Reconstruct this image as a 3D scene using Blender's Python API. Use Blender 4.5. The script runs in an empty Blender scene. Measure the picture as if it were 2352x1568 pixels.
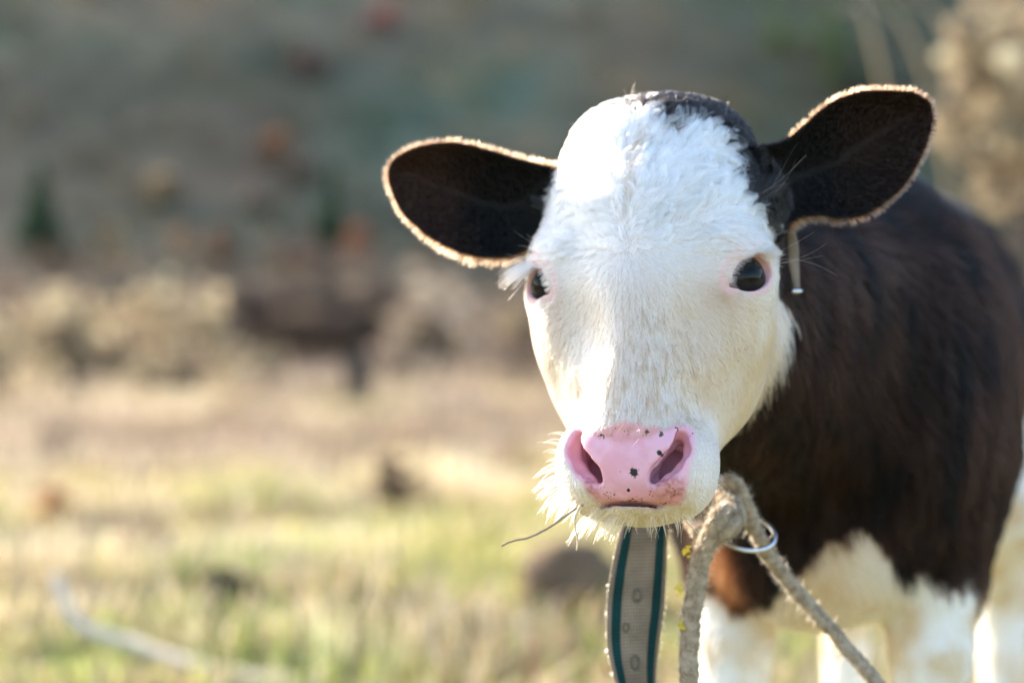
import bpy, math, random
import numpy as np
from mathutils import Vector

# ------------------------------------------------------------------ camera, light, exposure
S = bpy.context.scene
COL = S.collection
LENS, SENSOR = 60.0, 36.0
CAM = np.array([0.0, 0.0, 0.72])
cam = bpy.data.cameras.new("camera"); camo = bpy.data.objects.new("camera", cam); COL.objects.link(camo)
cam.lens = LENS; cam.sensor_width = SENSOR; cam.clip_start = 0.05; cam.clip_end = 2000
camo.location = CAM; camo.rotation_euler = (math.radians(90), 0, 0)
cam.dof.use_dof = True; cam.dof.focus_distance = 1.275; cam.dof.aperture_fstop = 2.3
S.camera = camo

SUN_DIR = np.array([-0.74, 0.70, 0.45]); SUN_DIR /= np.linalg.norm(SUN_DIR)     # towards the sun
SUN_EL = math.asin(SUN_DIR[2]); SUN_AZ = math.atan2(SUN_DIR[0], SUN_DIR[1])
W = bpy.data.worlds.new("World"); S.world = W; W.use_nodes = True
wn = W.node_tree.nodes; wl = W.node_tree.links
bg = wn["Background"]; sky = wn.new("ShaderNodeTexSky"); sky.sky_type = 'NISHITA'; sky.sun_disc = False
sky.sun_elevation = SUN_EL; sky.sun_rotation = SUN_AZ
sky.air_density = 1.0; sky.dust_density = 1.6; sky.ozone_density = 1.0
wl.new(sky.outputs[0], bg.inputs[0]); bg.inputs[1].default_value = 0.15
sun = bpy.data.lights.new("sun", 'SUN'); suno = bpy.data.objects.new("sun", sun); COL.objects.link(suno)
sun.energy = 3.8; sun.angle = math.radians(0.8); sun.color = (1.0, 0.86, 0.68)
suno.rotation_euler = Vector(-SUN_DIR).to_track_quat('-Z', 'Y').to_euler(); suno.location = (-5, 3, 6)
S.view_settings.view_transform = 'Standard'; S.view_settings.look = 'None'
S.view_settings.exposure = 2.0; S.view_settings.gamma = 1.0; S.view_settings.use_curve_mapping = False
S.render.engine = 'CYCLES'
S.cycles.max_bounces = 16; S.cycles.transmission_bounces = 12; S.cycles.diffuse_bounces = 4; S.cycles.glossy_bounces = 6
S.cycles.sample_clamp_indirect = 6.0

KPX = SENSOR / LENS / 2352.0
def U(px, py, d):                                  # a measured direction at a given distance -> world point
    return np.array([(px - 1176) * KPX * d, d, CAM[2] + (784 - py) * KPX * d])
rng = np.random.default_rng(7)

# ------------------------------------------------------------------ noise
def _hash(i, j, k, seed):
    h = (i.astype(np.int64) * 374761393 + j.astype(np.int64) * 668265263 + k.astype(np.int64) * 2147483647 + seed * 974711) & 0x7fffffff
    h = ((h ^ (h >> 13)) * 1274126177) & 0x7fffffff
    h = ((h ^ (h >> 15)) * 2246822519) & 0x7fffffff
    return ((h ^ (h >> 12)) & 0xffffff) / float(0xffffff)
def vnoise(P, scale, seed=0):                      # value noise 0..1
    Q = np.asarray(P, float) * scale
    I = np.floor(Q).astype(np.int64); f = Q - I; f = f * f * (3 - 2 * f)
    r = 0
    for a in (0, 1):
        for b in (0, 1):
            for c in (0, 1):
                w = (f[:, 0] if a else 1 - f[:, 0]) * (f[:, 1] if b else 1 - f[:, 1]) * (f[:, 2] if c else 1 - f[:, 2])
                r = r + w * _hash(I[:, 0] + a, I[:, 1] + b, I[:, 2] + c, seed)
    return r
def fbm(P, scale, seed=0, n=3):
    r = 0; t = 0
    for k in range(n):
        w = 0.5 ** k; r = r + w * vnoise(P, scale * 2 ** k, seed + 31 * k); t += w
    return r / t
def ss(a, b, x):
    t = np.clip((x - a) / (b - a), 0, 1); return t * t * (3 - 2 * t)
def nrm(v):
    return v / np.maximum(np.linalg.norm(v, axis=-1, keepdims=True), 1e-9)
def mix(a, b, t):
    t = np.asarray(t)[..., None]; return np.asarray(a) * (1 - t) + np.asarray(b) * t

# ------------------------------------------------------------------ materials
def new_mat(name):
    m = bpy.data.materials.new(name); m.use_nodes = True
    n = m.node_tree.nodes; l = m.node_tree.links
    return m, n, l, n["Principled BSDF"]
def hair_mat(name, rough=0.45, radial=0.6, coat=0.0, ior=1.5):
    m = bpy.data.materials.new(name); m.use_nodes = True
    n = m.node_tree.nodes; l = m.node_tree.links; n.remove(n["Principled BSDF"])
    h = n.new("ShaderNodeBsdfHairPrincipled"); h.model = 'CHIANG'; h.parametrization = 'COLOR'
    a = n.new("ShaderNodeAttribute"); a.attribute_name = 'col'
    l.new(a.outputs['Color'], h.inputs['Color']); h.inputs['Roughness'].default_value = rough
    h.inputs['Radial Roughness'].default_value = radial; h.inputs['Coat'].default_value = coat
    h.inputs['IOR'].default_value = ior; h.inputs['Random Roughness'].default_value = 0.2
    l.new(h.outputs[0], n["Material Output"].inputs[0]); return m
def leaf_mat(name, trans=0.4, rough=0.7, attr='col'):
    m, n, l, p = new_mat(name)
    a = n.new("ShaderNodeAttribute"); a.attribute_name = attr
    l.new(a.outputs['Color'], p.inputs['Base Color']); p.inputs['Roughness'].default_value = rough
    p.inputs['Specular IOR Level'].default_value = 0.25
    t = n.new("ShaderNodeBsdfTranslucent"); l.new(a.outputs['Color'], t.inputs['Color'])
    x = n.new("ShaderNodeMixShader"); x.inputs[0].default_value = trans
    l.new(p.outputs[0], x.inputs[1]); l.new(t.outputs[0], x.inputs[2]); l.new(x.outputs[0], n["Material Output"].inputs[0])
    return m
def simple_mat(name, col, rough=0.7, metal=0.0, nscale=60, nvar=0.25, bump=0.0, bscale=300):
    m, n, l, p = new_mat(name)
    tc = n.new("ShaderNodeTexCoord"); nz = n.new("ShaderNodeTexNoise"); nz.inputs['Scale'].default_value = nscale
    nz.inputs['Detail'].default_value = 5
    l.new(tc.outputs['Object'], nz.inputs['Vector'])
    r = n.new("ShaderNodeValToRGB"); r.color_ramp.elements[0].position = 0.3; r.color_ramp.elements[1].position = 0.7
    r.color_ramp.elements[0].color = tuple(c * (1 - nvar) for c in col) + (1,); r.color_ramp.elements[1].color = tuple(min(1, c * (1 + nvar)) for c in col) + (1,)
    l.new(nz.outputs[0], r.inputs[0]); l.new(r.outputs[0], p.inputs['Base Color'])
    p.inputs['Roughness'].default_value = rough; p.inputs['Metallic'].default_value = metal
    if bump:
        n2 = n.new("ShaderNodeTexNoise"); n2.inputs['Scale'].default_value = bscale; l.new(tc.outputs['Object'], n2.inputs['Vector'])
        b = n.new("ShaderNodeBump"); b.inputs['Strength'].default_value = bump; b.inputs['Distance'].default_value = 0.002
        l.new(n2.outputs[0], b.inputs['Height']); l.new(b.outputs[0], p.inputs['Normal'])
    return m

# ------------------------------------------------------------------ object helpers
def mesh_obj(name, V, F, mat=None, parent=None, cols=None, smooth=True, vec=None, flt=None):
    V = np.asarray(V, np.float32)
    me = bpy.data.meshes.new(name)
    if isinstance(F, np.ndarray):
        nf, k = F.shape
        me.vertices.add(len(V)); me.vertices.foreach_set('co', V.ravel())
        me.loops.add(nf * k); me.loops.foreach_set('vertex_index', F.astype(np.int32).ravel())
        me.polygons.add(nf); me.polygons.foreach_set('loop_start', np.arange(0, nf * k, k, dtype=np.int32))
        me.polygons.foreach_set('loop_total', np.full(nf, k, np.int32))
        me.update(calc_edges=True); me.validate()
    else:
        me.from_pydata([tuple(map(float, v)) for v in V], [], [tuple(map(int, f)) for f in F]); me.update()
    if smooth and len(me.polygons): me.polygons.foreach_set('use_smooth', np.ones(len(me.polygons), bool))
    if cols is not None:
        a = me.attributes.new('col', 'FLOAT_COLOR', 'POINT')
        a.data.foreach_set('color', np.concatenate([cols, np.ones((len(cols), 1))], 1).astype(np.float32).ravel())
    for k, v in (vec or {}).items():
        a = me.attributes.new(k, 'FLOAT_VECTOR', 'POINT'); a.data.foreach_set('vector', v.astype(np.float32).ravel())
    for k, v in (flt or {}).items():
        a = me.attributes.new(k, 'FLOAT', 'POINT'); a.data.foreach_set('value', v.astype(np.float32).ravel())
    if mat: me.materials.append(mat)
    o = bpy.data.objects.new(name, me); COL.objects.link(o)
    if parent: o.parent = parent
    return o
def hair_obj(name, P, col, r0, r1, mat, parent=None):      # P (n,k,3)
    n, k = P.shape[:2]
    c = bpy.data.hair_curves.new(name); c.add_curves([k] * n)
    c.attributes['position'].data.foreach_set('vector', P.astype(np.float32).ravel())
    t = np.linspace(0, 1, k) ** 1.5
    R = np.broadcast_to(np.asarray(r0).reshape(-1, 1), (n, 1)) * (1 - t) + r1 * t
    a = c.attributes.new('radius', 'FLOAT', 'POINT'); a.data.foreach_set('value', R.astype(np.float32).ravel())
    a = c.attributes.new('col', 'FLOAT_COLOR', 'CURVE')
    a.data.foreach_set('color', np.concatenate([col, np.ones((n, 1))], 1).astype(np.float32).ravel())
    c.materials.append(mat)
    o = bpy.data.objects.new(name, c); COL.objects.link(o)
    if parent: o.parent = parent
    return o
def tag(o, label=None, cat=None, group=None, kind=None):
    if label: o['label'] = label
    if cat: o['category'] = cat
    if group: o['group'] = group
    if kind: o['kind'] = kind
    return o
def empty(name, loc, label, cat, group=None):
    o = bpy.data.objects.new(name, None); COL.objects.link(o); o.location = loc
    o.empty_display_size = 0.02
    return tag(o, label, cat, group)
def spline(P, n):                                    # Catmull-Rom resample
    P = np.asarray(P, float); m = len(P) - 1
    Q = np.vstack([2 * P[0] - P[1], P, 2 * P[-1] - P[-2]])
    t = np.linspace(0, m - 1e-9, n); i = t.astype(int); f = (t - i)[:, None]
    a, b, c, d = Q[i], Q[i + 1], Q[i + 2], Q[i + 3]
    return 0.5 * (2 * b + (c - a) * f + (2 * a - 5 * b + 4 * c - d) * f ** 2 + (3 * b - a - 3 * c + d) * f ** 3)
def frames(P):
    T = nrm(np.gradient(P, axis=0)); up = np.array([0, 0, 1.0]) if abs(T[0, 2]) < 0.9 else np.array([0, 1.0, 0])
    N = np.zeros_like(P); n = up
    for i in range(len(P)):
        n = n - T[i] * np.dot(n, T[i]); n /= max(np.linalg.norm(n), 1e-9); N[i] = n
    return T, N, np.cross(T, N)
def tube(P, R, sides=8, prof=None, twist=0.0, cap=True):   # swept tube, optional lobed profile prof(angle)->factor
    P = np.asarray(P, float); n = len(P); R = np.broadcast_to(np.asarray(R, float), (n,))
    T, N, B = frames(P); L = np.concatenate([[0], np.cumsum(np.linalg.norm(np.diff(P, axis=0), axis=1))])
    a = np.arange(sides) / sides * 2 * math.pi
    V = np.zeros((n, sides, 3))
    for i in range(n):
        f = np.ones(sides) if prof is None else prof(a + twist * L[i])
        V[i] = P[i] + R[i] * f[:, None] * (np.cos(a)[:, None] * N[i] + np.sin(a)[:, None] * B[i])
    idx = np.arange(n * sides).reshape(n, sides)
    q = np.stack([idx[:-1], np.roll(idx, -1, 1)[:-1], np.roll(idx, -1, 1)[1:], idx[1:]], -1).reshape(-1, 4)
    F = [tuple(r) for r in q]
    V = V.reshape(-1, 3)
    if cap:
        F.append(tuple(idx[0][::-1])); F.append(tuple(idx[-1]))
    return V, F
def merge(parts):
    Vs, Fs, o = [], [], 0
    for V, F in parts:
        Vs.append(V); Fs += [tuple(i + o for i in f) for f in F]; o += len(V)
    return np.vstack(Vs), Fs
# ------------------------------------------------------------------ setting: field, hillside
def stuff(o): o['kind'] = 'stuff'; return o
def gh(x, y):
    x = np.asarray(x, float); y = np.asarray(y, float)
    P = np.stack([x, y, np.zeros_like(x)], -1).reshape(-1, 3)
    h = (fbm(P, .35, 401) - .5) * .10 * np.clip(P[:, 1] / 12, .25, 1.3) + (fbm(P, 1.6, 402) - .5) * .07
    near = ss(3.2, 4.6, P[:, 1]); h = h * near
    yy = P[:, 1] + 6 * (vnoise(P, .03, 403) - .5)
    up = np.maximum(yy - 34, 0); h = h + np.where(up < 14, up * up / 28 * .52, (up - 7) * .52) + 2.5 * (fbm(P, .05, 404) - .5) * ss(38, 70, yy)
    return h.reshape(x.shape)
STRAW = np.array([.62, .50, .29]); PALE = np.array([.74, .65, .48]); GREEN = np.array([.21, .36, .05]); OLIVE = np.array([.41, .42, .09]); SOIL = np.array([.16, .105, .065]); MAUVE = np.array([.37, .28, .22])
def field_col(P, seed=0):
    n1 = fbm(P * (1, .6, 0), .9, 411); n2 = fbm(P * (1, .6, 0), 2.3, 412); n3 = fbm(P * (1, .5, 0), .45, 413)
    d = P[:, 1]
    c = mix(STRAW, PALE, ss(.42, .68, n2))
    g = ss(.42, .60, n1) * ss(11, 5.5, d) * .8; c = mix(c, OLIVE, np.clip(g * 1.2, 0, 1))
    g2 = ss(.46, .60, n2) * ss(6.8, 4.2, d) * ss(-2.2, -.6, P[:, 0]) * .9; c = mix(c, GREEN, g2)
    c = mix(c, MAUVE, ss(7.5, 12, d) * ss(.22, .5, n3) * ss(3.5, 0, P[:, 0]) * .9)
    br = ss(.50, .66, fbm(P * (1, .6, 0), 1.9, 414)); c = mix(c, SOIL, br * .8)
    return c * .90
def grid_sheet(name, xs, ys, mat):
    X, Y = np.meshgrid(xs, ys, indexing='ij'); Z = gh(X, Y)
    V = np.stack([X, Y, Z], -1).reshape(-1, 3); i = np.arange(len(V)).reshape(X.shape)
    F = np.stack([i[:-1, :-1], i[1:, :-1], i[1:, 1:], i[:-1, 1:]], -1).reshape(-1, 4)
    return V, F
def vmat(name, rough=.95, nscale=6, amt=.35):
    m, n, l, p = new_mat(name)
    a = n.new("ShaderNodeAttribute"); a.attribute_name = 'col'
    tc = n.new("ShaderNodeTexCoord"); nz = n.new("ShaderNodeTexNoise"); nz.inputs['Scale'].default_value = nscale; nz.inputs['Detail'].default_value = 8
    l.new(tc.outputs['Object'], nz.inputs['Vector'])
    mr = n.new("ShaderNodeMapRange"); l.new(nz.outputs[0], mr.inputs[0]); mr.inputs[1].default_value = .3; mr.inputs[2].default_value = .7; mr.inputs[3].default_value = 1 - amt; mr.inputs[4].default_value = 1 + amt
    mu = n.new("ShaderNodeVectorMath"); mu.operation = 'SCALE'; l.new(a.outputs['Color'], mu.inputs[0]); l.new(mr.outputs[0], mu.inputs['Scale'])
    l.new(mu.outputs[0], p.inputs['Base Color']); p.inputs['Roughness'].default_value = rough; p.inputs['Specular IOR Level'].default_value = .1
    return m
xs = np.concatenate([np.linspace(-260, -14, 60), np.linspace(-13.6, 13.6, 150), np.linspace(14, 260, 60)])
ys = np.concatenate([np.linspace(-120, 2.4, 26), np.linspace(2.6, 20, 150), np.linspace(20.4, 38, 50)])
V, F = grid_sheet("ground", xs, ys, None)
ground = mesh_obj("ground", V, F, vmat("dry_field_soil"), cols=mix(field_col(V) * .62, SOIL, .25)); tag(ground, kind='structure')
def hill_col(P):
    n1 = fbm(P * (1, .6, .8), .07, 421); n2 = fbm(P * (1, .6, .8), .22, 422); n3 = fbm(P * (1, .6, .8), .3, 423)
    c = mix(np.array([.082, .112, .086]), np.array([.128, .105, .078]), ss(.40, .60, n2 * .5 + .5 * n1 + .10 * ss(75, 38, P[:, 1]) - .03))
    c = mix(c, np.array([.170, .130, .095]), ss(52, 40, P[:, 1]) * .8)
    c = mix(c, np.array([.036, .056, .042]), ss(.60, .70, n3) * .7)
    c = mix(c, np.array([.16, .078, .06]), ss(.68, .78, fbm(P * (1, .7, .8), .16, 424)) * .6)
    return c * np.array([1.06, 1.0, .86]) * (1 - .42 * ss(1, 9, P[:, 0]))[:, None]
xs = np.linspace(-260, 260, 131); ys = np.concatenate([np.linspace(38, 90, 60), np.linspace(91, 300, 70)])
V, F = grid_sheet("hillside", xs, ys, None)
hill = mesh_obj("hillside", V, F, vmat("wooded_slope", nscale=.6, amt=.25), cols=hill_col(V)); tag(hill, kind='structure')
LEAF = leaf_mat("dry_foliage", .38); GRASSM = leaf_mat("dry_grass", .45); BARK = simple_mat("bark", (.075, .055, .042), .9, nscale=14, bump=.6, bscale=60)
TWIG = leaf_mat("twig_mass", .15)
BRANCH = spline([U(x, y, d) for (x, y), d in zip([(128, 1325), (150, 1385), (190, 1438), (300, 1478), (440, 1528), (560, 1556), (720, 1580)], [3.8, 3.78, 3.75, 3.70, 3.60, 3.55, 3.45])], 40) + np.random.default_rng(4).normal(0, .0022, (40, 3))
# grass blades, spread evenly as seen from the calf's side of the field
def blades(n, d0, d1, seed, box=None):
    r = np.random.default_rng(seed)
    u = r.random(n); d0 = max(d0, 1); d1 = max(d1, 2); d = 1 / (1 / d0 + u * (1 / d1 - 1 / d0)); x = (r.random(n) * 2 - 1) * d * .52
    cl = r.random(n) < .65                                     # most stand in tufts
    k = max(n // 55, 1); cu = r.random(k); cd = 1 / (1 / d0 + cu * (1 / d1 - 1 / d0)); cx = (r.random(k) * 2 - 1) * cd * .52
    w = r.integers(0, k, n); sp = .05 + .012 * cd[w]
    x = np.where(cl, cx[w] + r.normal(0, 1, n) * sp, x); d = np.where(cl, cd[w] + r.normal(0, 1, n) * sp, d)
    if box:                                                    # the rest of the meadow round the calf and beside the view
        cx = r.uniform(box[0], box[1], k); cd = r.uniform(box[2], box[3], k)
        x = np.where(cl, cx[w] + r.normal(0, .09, n), r.uniform(box[0], box[1], n)); d = np.where(cl, cd[w] + r.normal(0, .09, n), r.uniform(box[2], box[3], n))
        ok = (d < 2.9) | (np.abs(x) > d * .50); ok &= ~((d > .2) & (d < 2.6) & (np.abs(x - .25 * d + .1) < .55) & (d < 1.45)); x = x[ok]; d = d[ok]; w = w[ok]; cl = cl[ok]; n = len(x)
    P = np.stack([x, d, gh(x, d)], 1)
    tall = vnoise(P * (1, 1, 0), .8, 431)
    L = (.05 + .11 * tall) * r.uniform(.5, 1.5, n) * np.where(cl, (.6 + 1.3 * r.random(k) ** 1.5)[w], .8)
    wd = .0022 * r.uniform(.7, 1.5, n) * (1 + .16 * d)
    az = r.random(n) * 6.283; lean = r.uniform(.15, 1.1, n)
    dx = np.stack([np.cos(az), np.sin(az), np.zeros(n)], 1); sd = np.stack([-np.sin(az), np.cos(az), np.zeros(n)], 1)
    upv = np.array([0, 0, 1.0])
    bd = np.min(np.linalg.norm(P[:, None, :2] - BRANCH[None, ::3, :2] - np.array([0, -.06]), axis=2), axis=1) < .13; L = np.where(bd, L * .25, L)
    m = P + (dx * (lean * .35)[:, None] + upv * .6) * L[:, None]; t = P + (dx * lean[:, None] + upv * (1 - .35 * lean)[:, None]) * L[:, None]
    V = np.stack([P - sd * wd[:, None], P + sd * wd[:, None], m - sd * wd[:, None] * .8, m + sd * wd[:, None] * .8, t], 1).reshape(-1, 3)
    b = np.arange(n)[:, None] * 5
    F = np.vstack([b + [0, 1, 3], b + [0, 3, 2], b + [2, 3, 4]])
    pal = np.stack([PALE * 1.05, STRAW, OLIVE, GREEN, SOIL * 1.6, np.array([.62, .44, .30])]); pi = r.choice(6, k, p=[.24, .17, .23, .14, .15, .07]); pi = np.where((pi == 3) & (cd > 8), 0, pi)
    fc_ = field_col(P); c = np.where(cl[:, None], mix(fc_, pal[pi[w]], .55 - .33 * ss(7, 11, d)), fc_) * r.uniform(.7, 1.3, (n, 1)) * np.where(cl, r.uniform(.7, 1.25, k)[w], 1)[:, None]; bright = r.random(n) < .10; c = np.where(bright[:, None], np.array([.66, .58, .44]) * r.uniform(.8, 1.1, (n, 1)), c)
    return V, F, np.repeat(np.clip(c, 0, .8), 5, 0)
gv, gf, gc = zip(blades(95000, 2.9, 14, 441), blades(50000, 14, 40, 442), blades(120000, 0, 0, 443, (-9, 9, -1.5, 11)))
V = np.vstack(gv); F = np.vstack([gf[0], gf[1] + len(gv[0]), gf[2] + len(gv[0]) + len(gv[1])])
gr = mesh_obj("grass", V, F, GRASSM, cols=np.vstack(gc), smooth=False)
tag(gr, "dry straw coloured meadow grass with green tufts covering the field", "grass", kind='stuff')
# foliage clouds: many small leaf faces gathered in clumps
def cloud(centers, radii, n, size, cols, r, flat=.75, var=.3):
    k = len(centers); w = radii ** 2; w = w / w.sum(); i = r.choice(k, n, p=w)
    d = nrm(r.normal(0, 1, (n, 3))); rad = radii[i] * r.random(n) ** .45
    P = centers[i] + d * rad[:, None] * (1, 1, flat)
    a = nrm(r.normal(0, 1, (n, 3))); b = nrm(np.cross(a, r.normal(0, 1, (n, 3)))); s = size * r.uniform(.5, 1.4, n)
    V = np.stack([P - a * s[:, None], P + b * s[:, None] * .55, P + a * s[:, None], P - b * s[:, None] * .55], 1).reshape(-1, 3)
    F = np.arange(n * 4).reshape(n, 4)
    c = cols[i] * r.uniform(1 - var, 1 + var, (n, 1))
    return V, F, np.repeat(np.clip(c, 0, .8), 4, 0)
def hit(px, py):
    d = np.concatenate([np.arange(2.6, 40, .05), np.arange(40, 260, .25)]); u = U(px, py, 1.0) - CAM
    z = CAM[2] + u[2] * d; b = z < gh(u[0] * d, d); return float(d[np.argmax(b)]) if b.any() else 120.0
def shrub(name, label, cat, px, py, d, wpx, hpx, col, n=1500, leaf=.02, seed=0, clumps=22, dome=True, group=None, stems=5, base=None, part='foliage', col2=None, lift=.0, depth=None, rf=(.22, .45), under=0):
    """a bush standing on the ground d metres away; px,py the measured middle of its crown, wpx,hpx its measured size"""
    if d is None: d = hit(px, py + hpx * .46)
    r = np.random.default_rng(1000 + seed); c = U(px, py, d); w = wpx * KPX * d / 2; h = hpx * KPX * d / 2; dp = depth or w
    g = float(gh(np.array([c[0]]), np.array([d]))[0]); root = np.array([c[0], d, g])
    o = empty(name, root, label, cat, group)
    dd = nrm(r.normal(0, 1, (clumps, 3))); 
    if dome: dd[:, 2] = np.abs(dd[:, 2]) * 1.2 - .35
    cen = np.array([0, 0, c[2] - g]) + dd * np.array([w, dp, h]) * (.45 + .45 * r.random((clumps, 1)))
    rad = min(w, h) * r.uniform(rf[0], rf[1], clumps)
    cols = mix(np.asarray(col), np.asarray(col2 if col2 is not None else col), r.random(clumps)) * r.uniform(.75, 1.25, (clumps, 1))
    V, F, C = cloud(cen, rad, n, leaf, cols, r)
    stuff(mesh_obj(part, V, F, LEAF if part == 'foliage' else TWIG, o, cols=C, smooth=False))
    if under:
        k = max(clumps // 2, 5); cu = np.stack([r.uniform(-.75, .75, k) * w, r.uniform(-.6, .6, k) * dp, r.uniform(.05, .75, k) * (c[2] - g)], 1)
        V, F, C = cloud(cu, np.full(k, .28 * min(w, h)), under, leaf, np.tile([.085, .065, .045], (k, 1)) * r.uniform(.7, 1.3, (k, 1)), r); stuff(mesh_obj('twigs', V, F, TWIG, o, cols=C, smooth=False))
    tr = []
    for i in range(stems):
        e = cen[r.integers(0, clumps)]; b = r.normal(0, .05 * w, 3) * (1, 1, 0) + (0, 0, -.03)
        m = b * .5 + e * .5 + r.normal(0, .06 * w, 3); tr.append(tube(spline([b, m, e], 7), np.linspace(.035, .010, 7) * max(w, .4), 5))
    V, F = merge(tr); mesh_obj("stem", V, F, BARK, o)
    return o
TAN1 = (.78, .67, .47); TAN2 = (.52, .43, .27)
G1 = "dry bushes at the field edge"
def lump_bush(label, d, lumps, hollows, n, col, col2, seed, foot):
    """an irregular bush: sunlit lumps of dry leaf over hollows whose shade is coloured in as dark twigs, standing at foot"""
    r = np.random.default_rng(seed); fx = U(foot[0], foot[1], d)[0]; g = float(gh(np.array([fx]), np.array([d]))[0]); root = np.array([fx, d, g])
    o = empty("dry_bush", root, label, "bush", G1); cen = []; rad = []; k_ = KPX * d
    for (x, y, q) in lumps:
        c = U(x, y, d) - root
        for i in range(16): cen.append(c + r.normal(0, 1, 3) * np.array([.62, 1.1, .55]) * q * k_); rad.append(q * k_ * r.uniform(.12, .5))
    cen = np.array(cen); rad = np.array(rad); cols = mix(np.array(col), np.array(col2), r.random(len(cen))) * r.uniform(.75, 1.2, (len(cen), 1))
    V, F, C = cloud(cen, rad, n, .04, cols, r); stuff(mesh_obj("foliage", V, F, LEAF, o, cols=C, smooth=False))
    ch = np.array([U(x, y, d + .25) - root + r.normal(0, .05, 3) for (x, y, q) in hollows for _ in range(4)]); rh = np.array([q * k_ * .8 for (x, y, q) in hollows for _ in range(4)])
    V, F, C = cloud(ch, rh, n // 3, .035, np.tile([.085, .070, .042], (len(ch), 1)) * r.uniform(.7, 1.4, (len(ch), 1)), r); stuff(mesh_obj("twigs", V, F, TWIG, o, cols=C, smooth=False))  # dark twig colour stands for the shade inside the bush
    tr = []
    for i in range(7):
        e = cen[r.integers(0, len(cen))]; b = np.array([e[0] * .5, 0, -.05]); tr.append(tube(spline([b, (b + e) / 2 + r.normal(0, .08, 3), e], 7), np.linspace(.035, .012, 7), 5))
    V, F = merge(tr); mesh_obj("stem", V, F, BARK, o); return o
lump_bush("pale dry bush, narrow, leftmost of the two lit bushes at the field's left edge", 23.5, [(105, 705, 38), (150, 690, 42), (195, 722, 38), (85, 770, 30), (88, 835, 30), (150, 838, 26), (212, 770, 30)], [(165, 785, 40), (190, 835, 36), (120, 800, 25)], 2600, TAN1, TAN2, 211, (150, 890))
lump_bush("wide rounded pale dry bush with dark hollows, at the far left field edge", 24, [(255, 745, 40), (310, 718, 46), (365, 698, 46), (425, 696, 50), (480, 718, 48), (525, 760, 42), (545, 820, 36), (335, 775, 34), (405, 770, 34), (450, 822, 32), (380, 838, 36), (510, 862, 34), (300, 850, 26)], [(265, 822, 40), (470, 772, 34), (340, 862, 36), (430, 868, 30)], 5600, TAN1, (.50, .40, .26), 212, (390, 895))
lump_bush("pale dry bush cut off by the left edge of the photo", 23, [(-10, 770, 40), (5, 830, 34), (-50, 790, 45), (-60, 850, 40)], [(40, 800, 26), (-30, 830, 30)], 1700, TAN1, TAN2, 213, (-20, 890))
shrub("dry_bush", "small low pale clump between the wide bush and the brown bare thicket", "bush", 615, 825, 23, 90, 90, TAN1, 700, .04, 4, 10, group=G1, col2=TAN2)
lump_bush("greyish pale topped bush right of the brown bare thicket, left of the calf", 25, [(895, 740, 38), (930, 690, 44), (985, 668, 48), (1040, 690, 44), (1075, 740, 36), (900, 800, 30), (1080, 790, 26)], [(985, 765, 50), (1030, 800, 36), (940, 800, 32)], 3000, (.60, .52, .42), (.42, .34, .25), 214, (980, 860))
shrub("dry_bush", "tan bush half hidden behind the white cheek of the calf", "bush", 1190, 760, 28, 140, 140, (.42, .33, .22), 1000, .045, 6, 14, group=G1, col2=TAN2)
# leafless brown thicket on one thick stem
r = np.random.default_rng(77); c = U(720, 700, 19.5); g = float(gh(np.array([U(822, 900, 19.5)[0]]), np.array([19.5]))[0]); root = np.array([U(822, 900, 19.5)[0], 19.5, g])
o = empty("bare_shrub", root, "dark brown leafless shrub on one thick stem in the middle of the field", "shrub")
top = U(812, 770, 19.5) - root
V, F = tube(spline([(0, 0, -.05), top * .5 + (.02, 0, 0), top], 8), np.linspace(.16, .13, 8), 8); mesh_obj("trunk", V, F, BARK, o)
cen = np.array([U(x, y, 19.5 + r.normal(0, .25)) - root for x, y in [(570, 740), (620, 700), (620, 770), (670, 680), (680, 745), (730, 680), (740, 750), (790, 690), (800, 745), (840, 700), (850, 755), (700, 780), (770, 780), (560, 690), (880, 680)]])
for i in range(0, len(cen), 2):
    V, F = tube(spline([top * .8, (top * .8 + cen[i]) / 2 + r.normal(0, .05, 3), cen[i]], 7), np.linspace(.05, .015, 7), 5); mesh_obj("branch", V, F, BARK, o)
V, F, C = cloud(cen, r.uniform(.18, .30, len(cen)), 4200, .04, np.tile([.085, .062, .050], (len(cen), 1)) * r.uniform(.8, 1.3, (len(cen), 1)), r)
stuff(mesh_obj("twigs", V, F, TWIG, o, cols=C, smooth=False))
# hillside: individual trees and shrubs that can be told apart
def conifer(px, py, d, wpx, hpx, label, seed):
    d = hit(px, py + hpx * .5); r = np.random.default_rng(seed); c = U(px, py, d); g = float(gh(np.array([c[0]]), np.array([d]))[0]); w = wpx * KPX * d / 2; h = hpx * KPX * d
    o = empty("conifer", (c[0], d, g), label, "tree", "dark evergreens on the hillside"); zt = c[2] - g + h / 2
    V, F = tube([(0, 0, -.3), (0, 0, zt * .5), (0, 0, zt)], [.12 * w, .08 * w, .01], 6); mesh_obj("trunk", V, F, BARK, o)
    t = np.linspace(0, 1, 46); a = r.random(46) * 6.28; z0 = max(zt - h, .2)
    rr_ = w * (1 - t) * r.uniform(.4, .8, 46); cen = np.stack([np.cos(a) * rr_, np.sin(a) * rr_, z0 + t * (zt - z0)], 1)
    V, F, C = cloud(cen, w * (.42 - .28 * t), 2400, .05 * w + .04, np.tile([.030, .075, .035], (46, 1)) * r.uniform(.7, 1.2, (46, 1)), r); stuff(mesh_obj("crown", V, F, LEAF, o, cols=C, smooth=False))
conifer(92, 470, 60, 120, 200, "dark green conifer on the slope above the left edge bushes", 501)
conifer(760, 470, 66, 90, 190, "slim dark conifer on the slope left of the calf's black ear", 502)
GH = "autumn shrubs on the hillside"
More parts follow.
